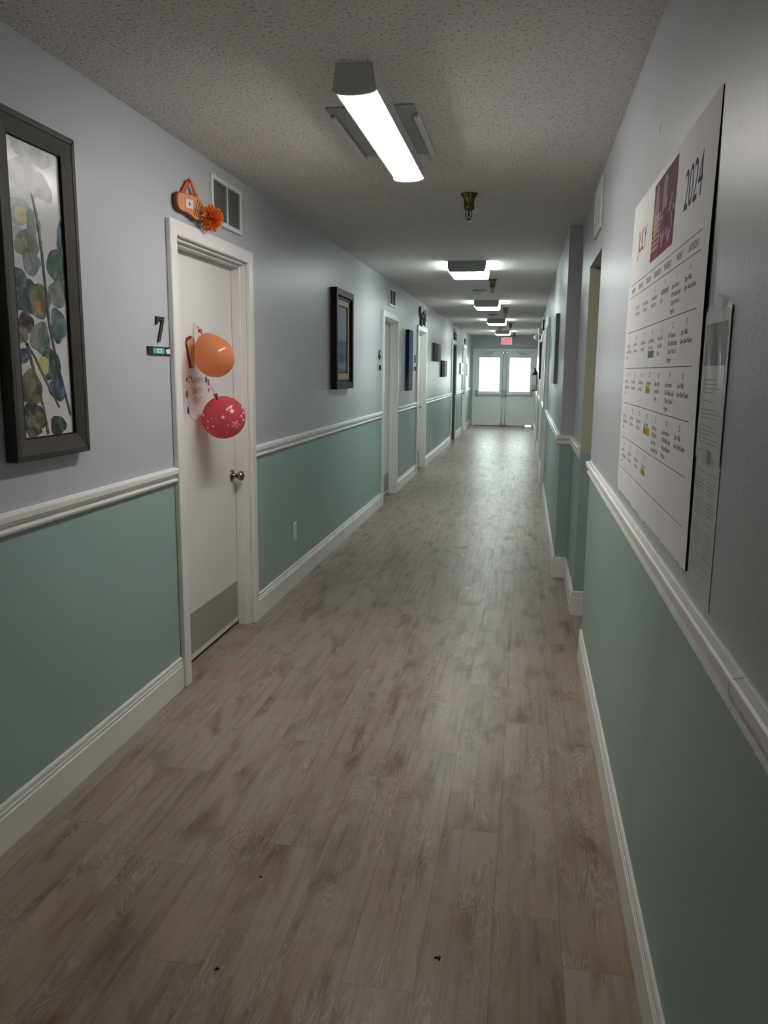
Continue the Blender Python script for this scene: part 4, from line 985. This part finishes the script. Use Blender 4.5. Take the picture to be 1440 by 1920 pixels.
def notice(y0, y1, z0, z1, label, photo, e):
    r = thing('paper_notice', Rf((y0 + y1) / 2, z0, 0), label, 'notice', 'laminated notices beside the calendar')
    mb = MB(); mb.prism(rect(y0 + .006, z0 + .004, y1 - .006, z1 - .006), Rf, e, e + .001, 'notice'); mb.build('sheet', r)
    NF = lambda a, z, d: Rf(y1 - a, z, e + .0013)
    W_ = y1 - y0; mb = MB(); rg = random.Random(int(z0 * 1000))
    if photo:
        mb.face([NF(.022, z1 - .030, 0), NF(W_ - .022, z1 - .030, 0), NF(W_ - .022, z1 - .105, 0), NF(.022, z1 - .105, 0)], 'ntop'); mb.build('printed_photo', r, 'faded grey photograph'); mb = MB(); z = z1 - .122
        while z > z0 + .02:
            if rg.random() < .2: z -= .008
            L_ = rg.uniform(.55, 1) * (W_ - .06); mb.face([NF(.025, z, 0), NF(.025 + L_, z, 0), NF(.025 + L_, z - .0018, 0), NF(.025, z - .0018, 0)], 'greytext'); z -= .0075
    else:
        for x0, x1 in ((.022, .098), (.118, .192)):
            z = z1 - .03
            while z > z0 + .05:
                if rg.random() < .12: z -= .010
                L_ = rg.uniform(.6, 1) * (x1 - x0); mb.face([NF(x0, z, 0), NF(x0 + L_, z, 0), NF(x0 + L_, z - .0017, 0), NF(x0, z - .0017, 0)], 'greytext'); z -= .0068
    mb.build('text_line', r)
    mb = MB(); mb.grid(lambda u, v: Rf(y0 + W_ * u, z0 + (z1 - z0) * v, e + .0032 + .0022 * math.sin(14 * u + 2.5 * math.sin(5 * v)) * math.sin(math.pi * u)), 40, 24, 'sleeve'); sl = mb.build('plastic_sleeve', r)
notice(1.432, 1.640, 1.305, 1.585, 'upper laminated notice with a faded photo beside the calendar', True, .0016)
notice(1.430, 1.636, 1.046, 1.318, 'lower laminated notice with two text columns beside the calendar', False, .0002)
M['tape'] = None
t = NT('clear_tape'); tr = t.n('ShaderNodeBsdfTransparent'); b = t.n('ShaderNodeBsdfPrincipled'); b.inputs['Base Color'].default_value = (.6, .6, .58, 1); b.inputs['Roughness'].default_value = .15
mx = t.n('ShaderNodeMixShader'); mx.inputs[0].default_value = .45; t.l(tr.outputs[0], mx.inputs[1]); t.l(b.outputs[0], mx.inputs[2]); t.l(mx.outputs[0], t.out.inputs[0]); M['tape'] = t.m
for y, z, a, lab in ((1.515, 1.588, .15, 'clear tape strip at the top of the upper notice'), (1.535, 1.318, .05, 'clear tape strip where the two notices meet')):
    mb = MB(); mb.prism([(y + p[0] * math.cos(a) - p[1] * math.sin(a), z + p[0] * math.sin(a) + p[1] * math.cos(a)) for p in rect(-.020, -.012, .020, .014)], Rf, .0062, .0066, 'tape')
    tag(mb.build('tape_strip'), lab, 'tape', 'clear tape strips')

# scraps on the floor ---------------------------------------------------------
def scrap(x, y, s_, a, label):
    mb = MB(); pts = [(-1, .1), (-.4, .55), (.1, .2), (.7, .6), (1, .1), (.5, -.1), (.6, -.9), (.1, -1.2), (.25, -.3), (-.5, -.2)]
    mb.prism([(x + s_ * (p[0] * math.cos(a) - p[1] * math.sin(a)), y + s_ * (p[0] * math.sin(a) + p[1] * math.cos(a))) for p in pts], lambda p, q, d: Vector((p, q, d)), .0, .0025, 'gap')
    tag(mb.build('dark_scrap'), label, 'scrap', 'dark scraps on the floor')
scrap(-.165, 1.80, .009, .3, 'dark scrap in the middle of the near floor')
scrap(-.70, 1.66, .006, 1.2, 'small dark scrap at the lower left of the floor')
scrap(-.71, 2.03, .004, 2.0, 'tiny dark scrap left of the middle floor scrap')
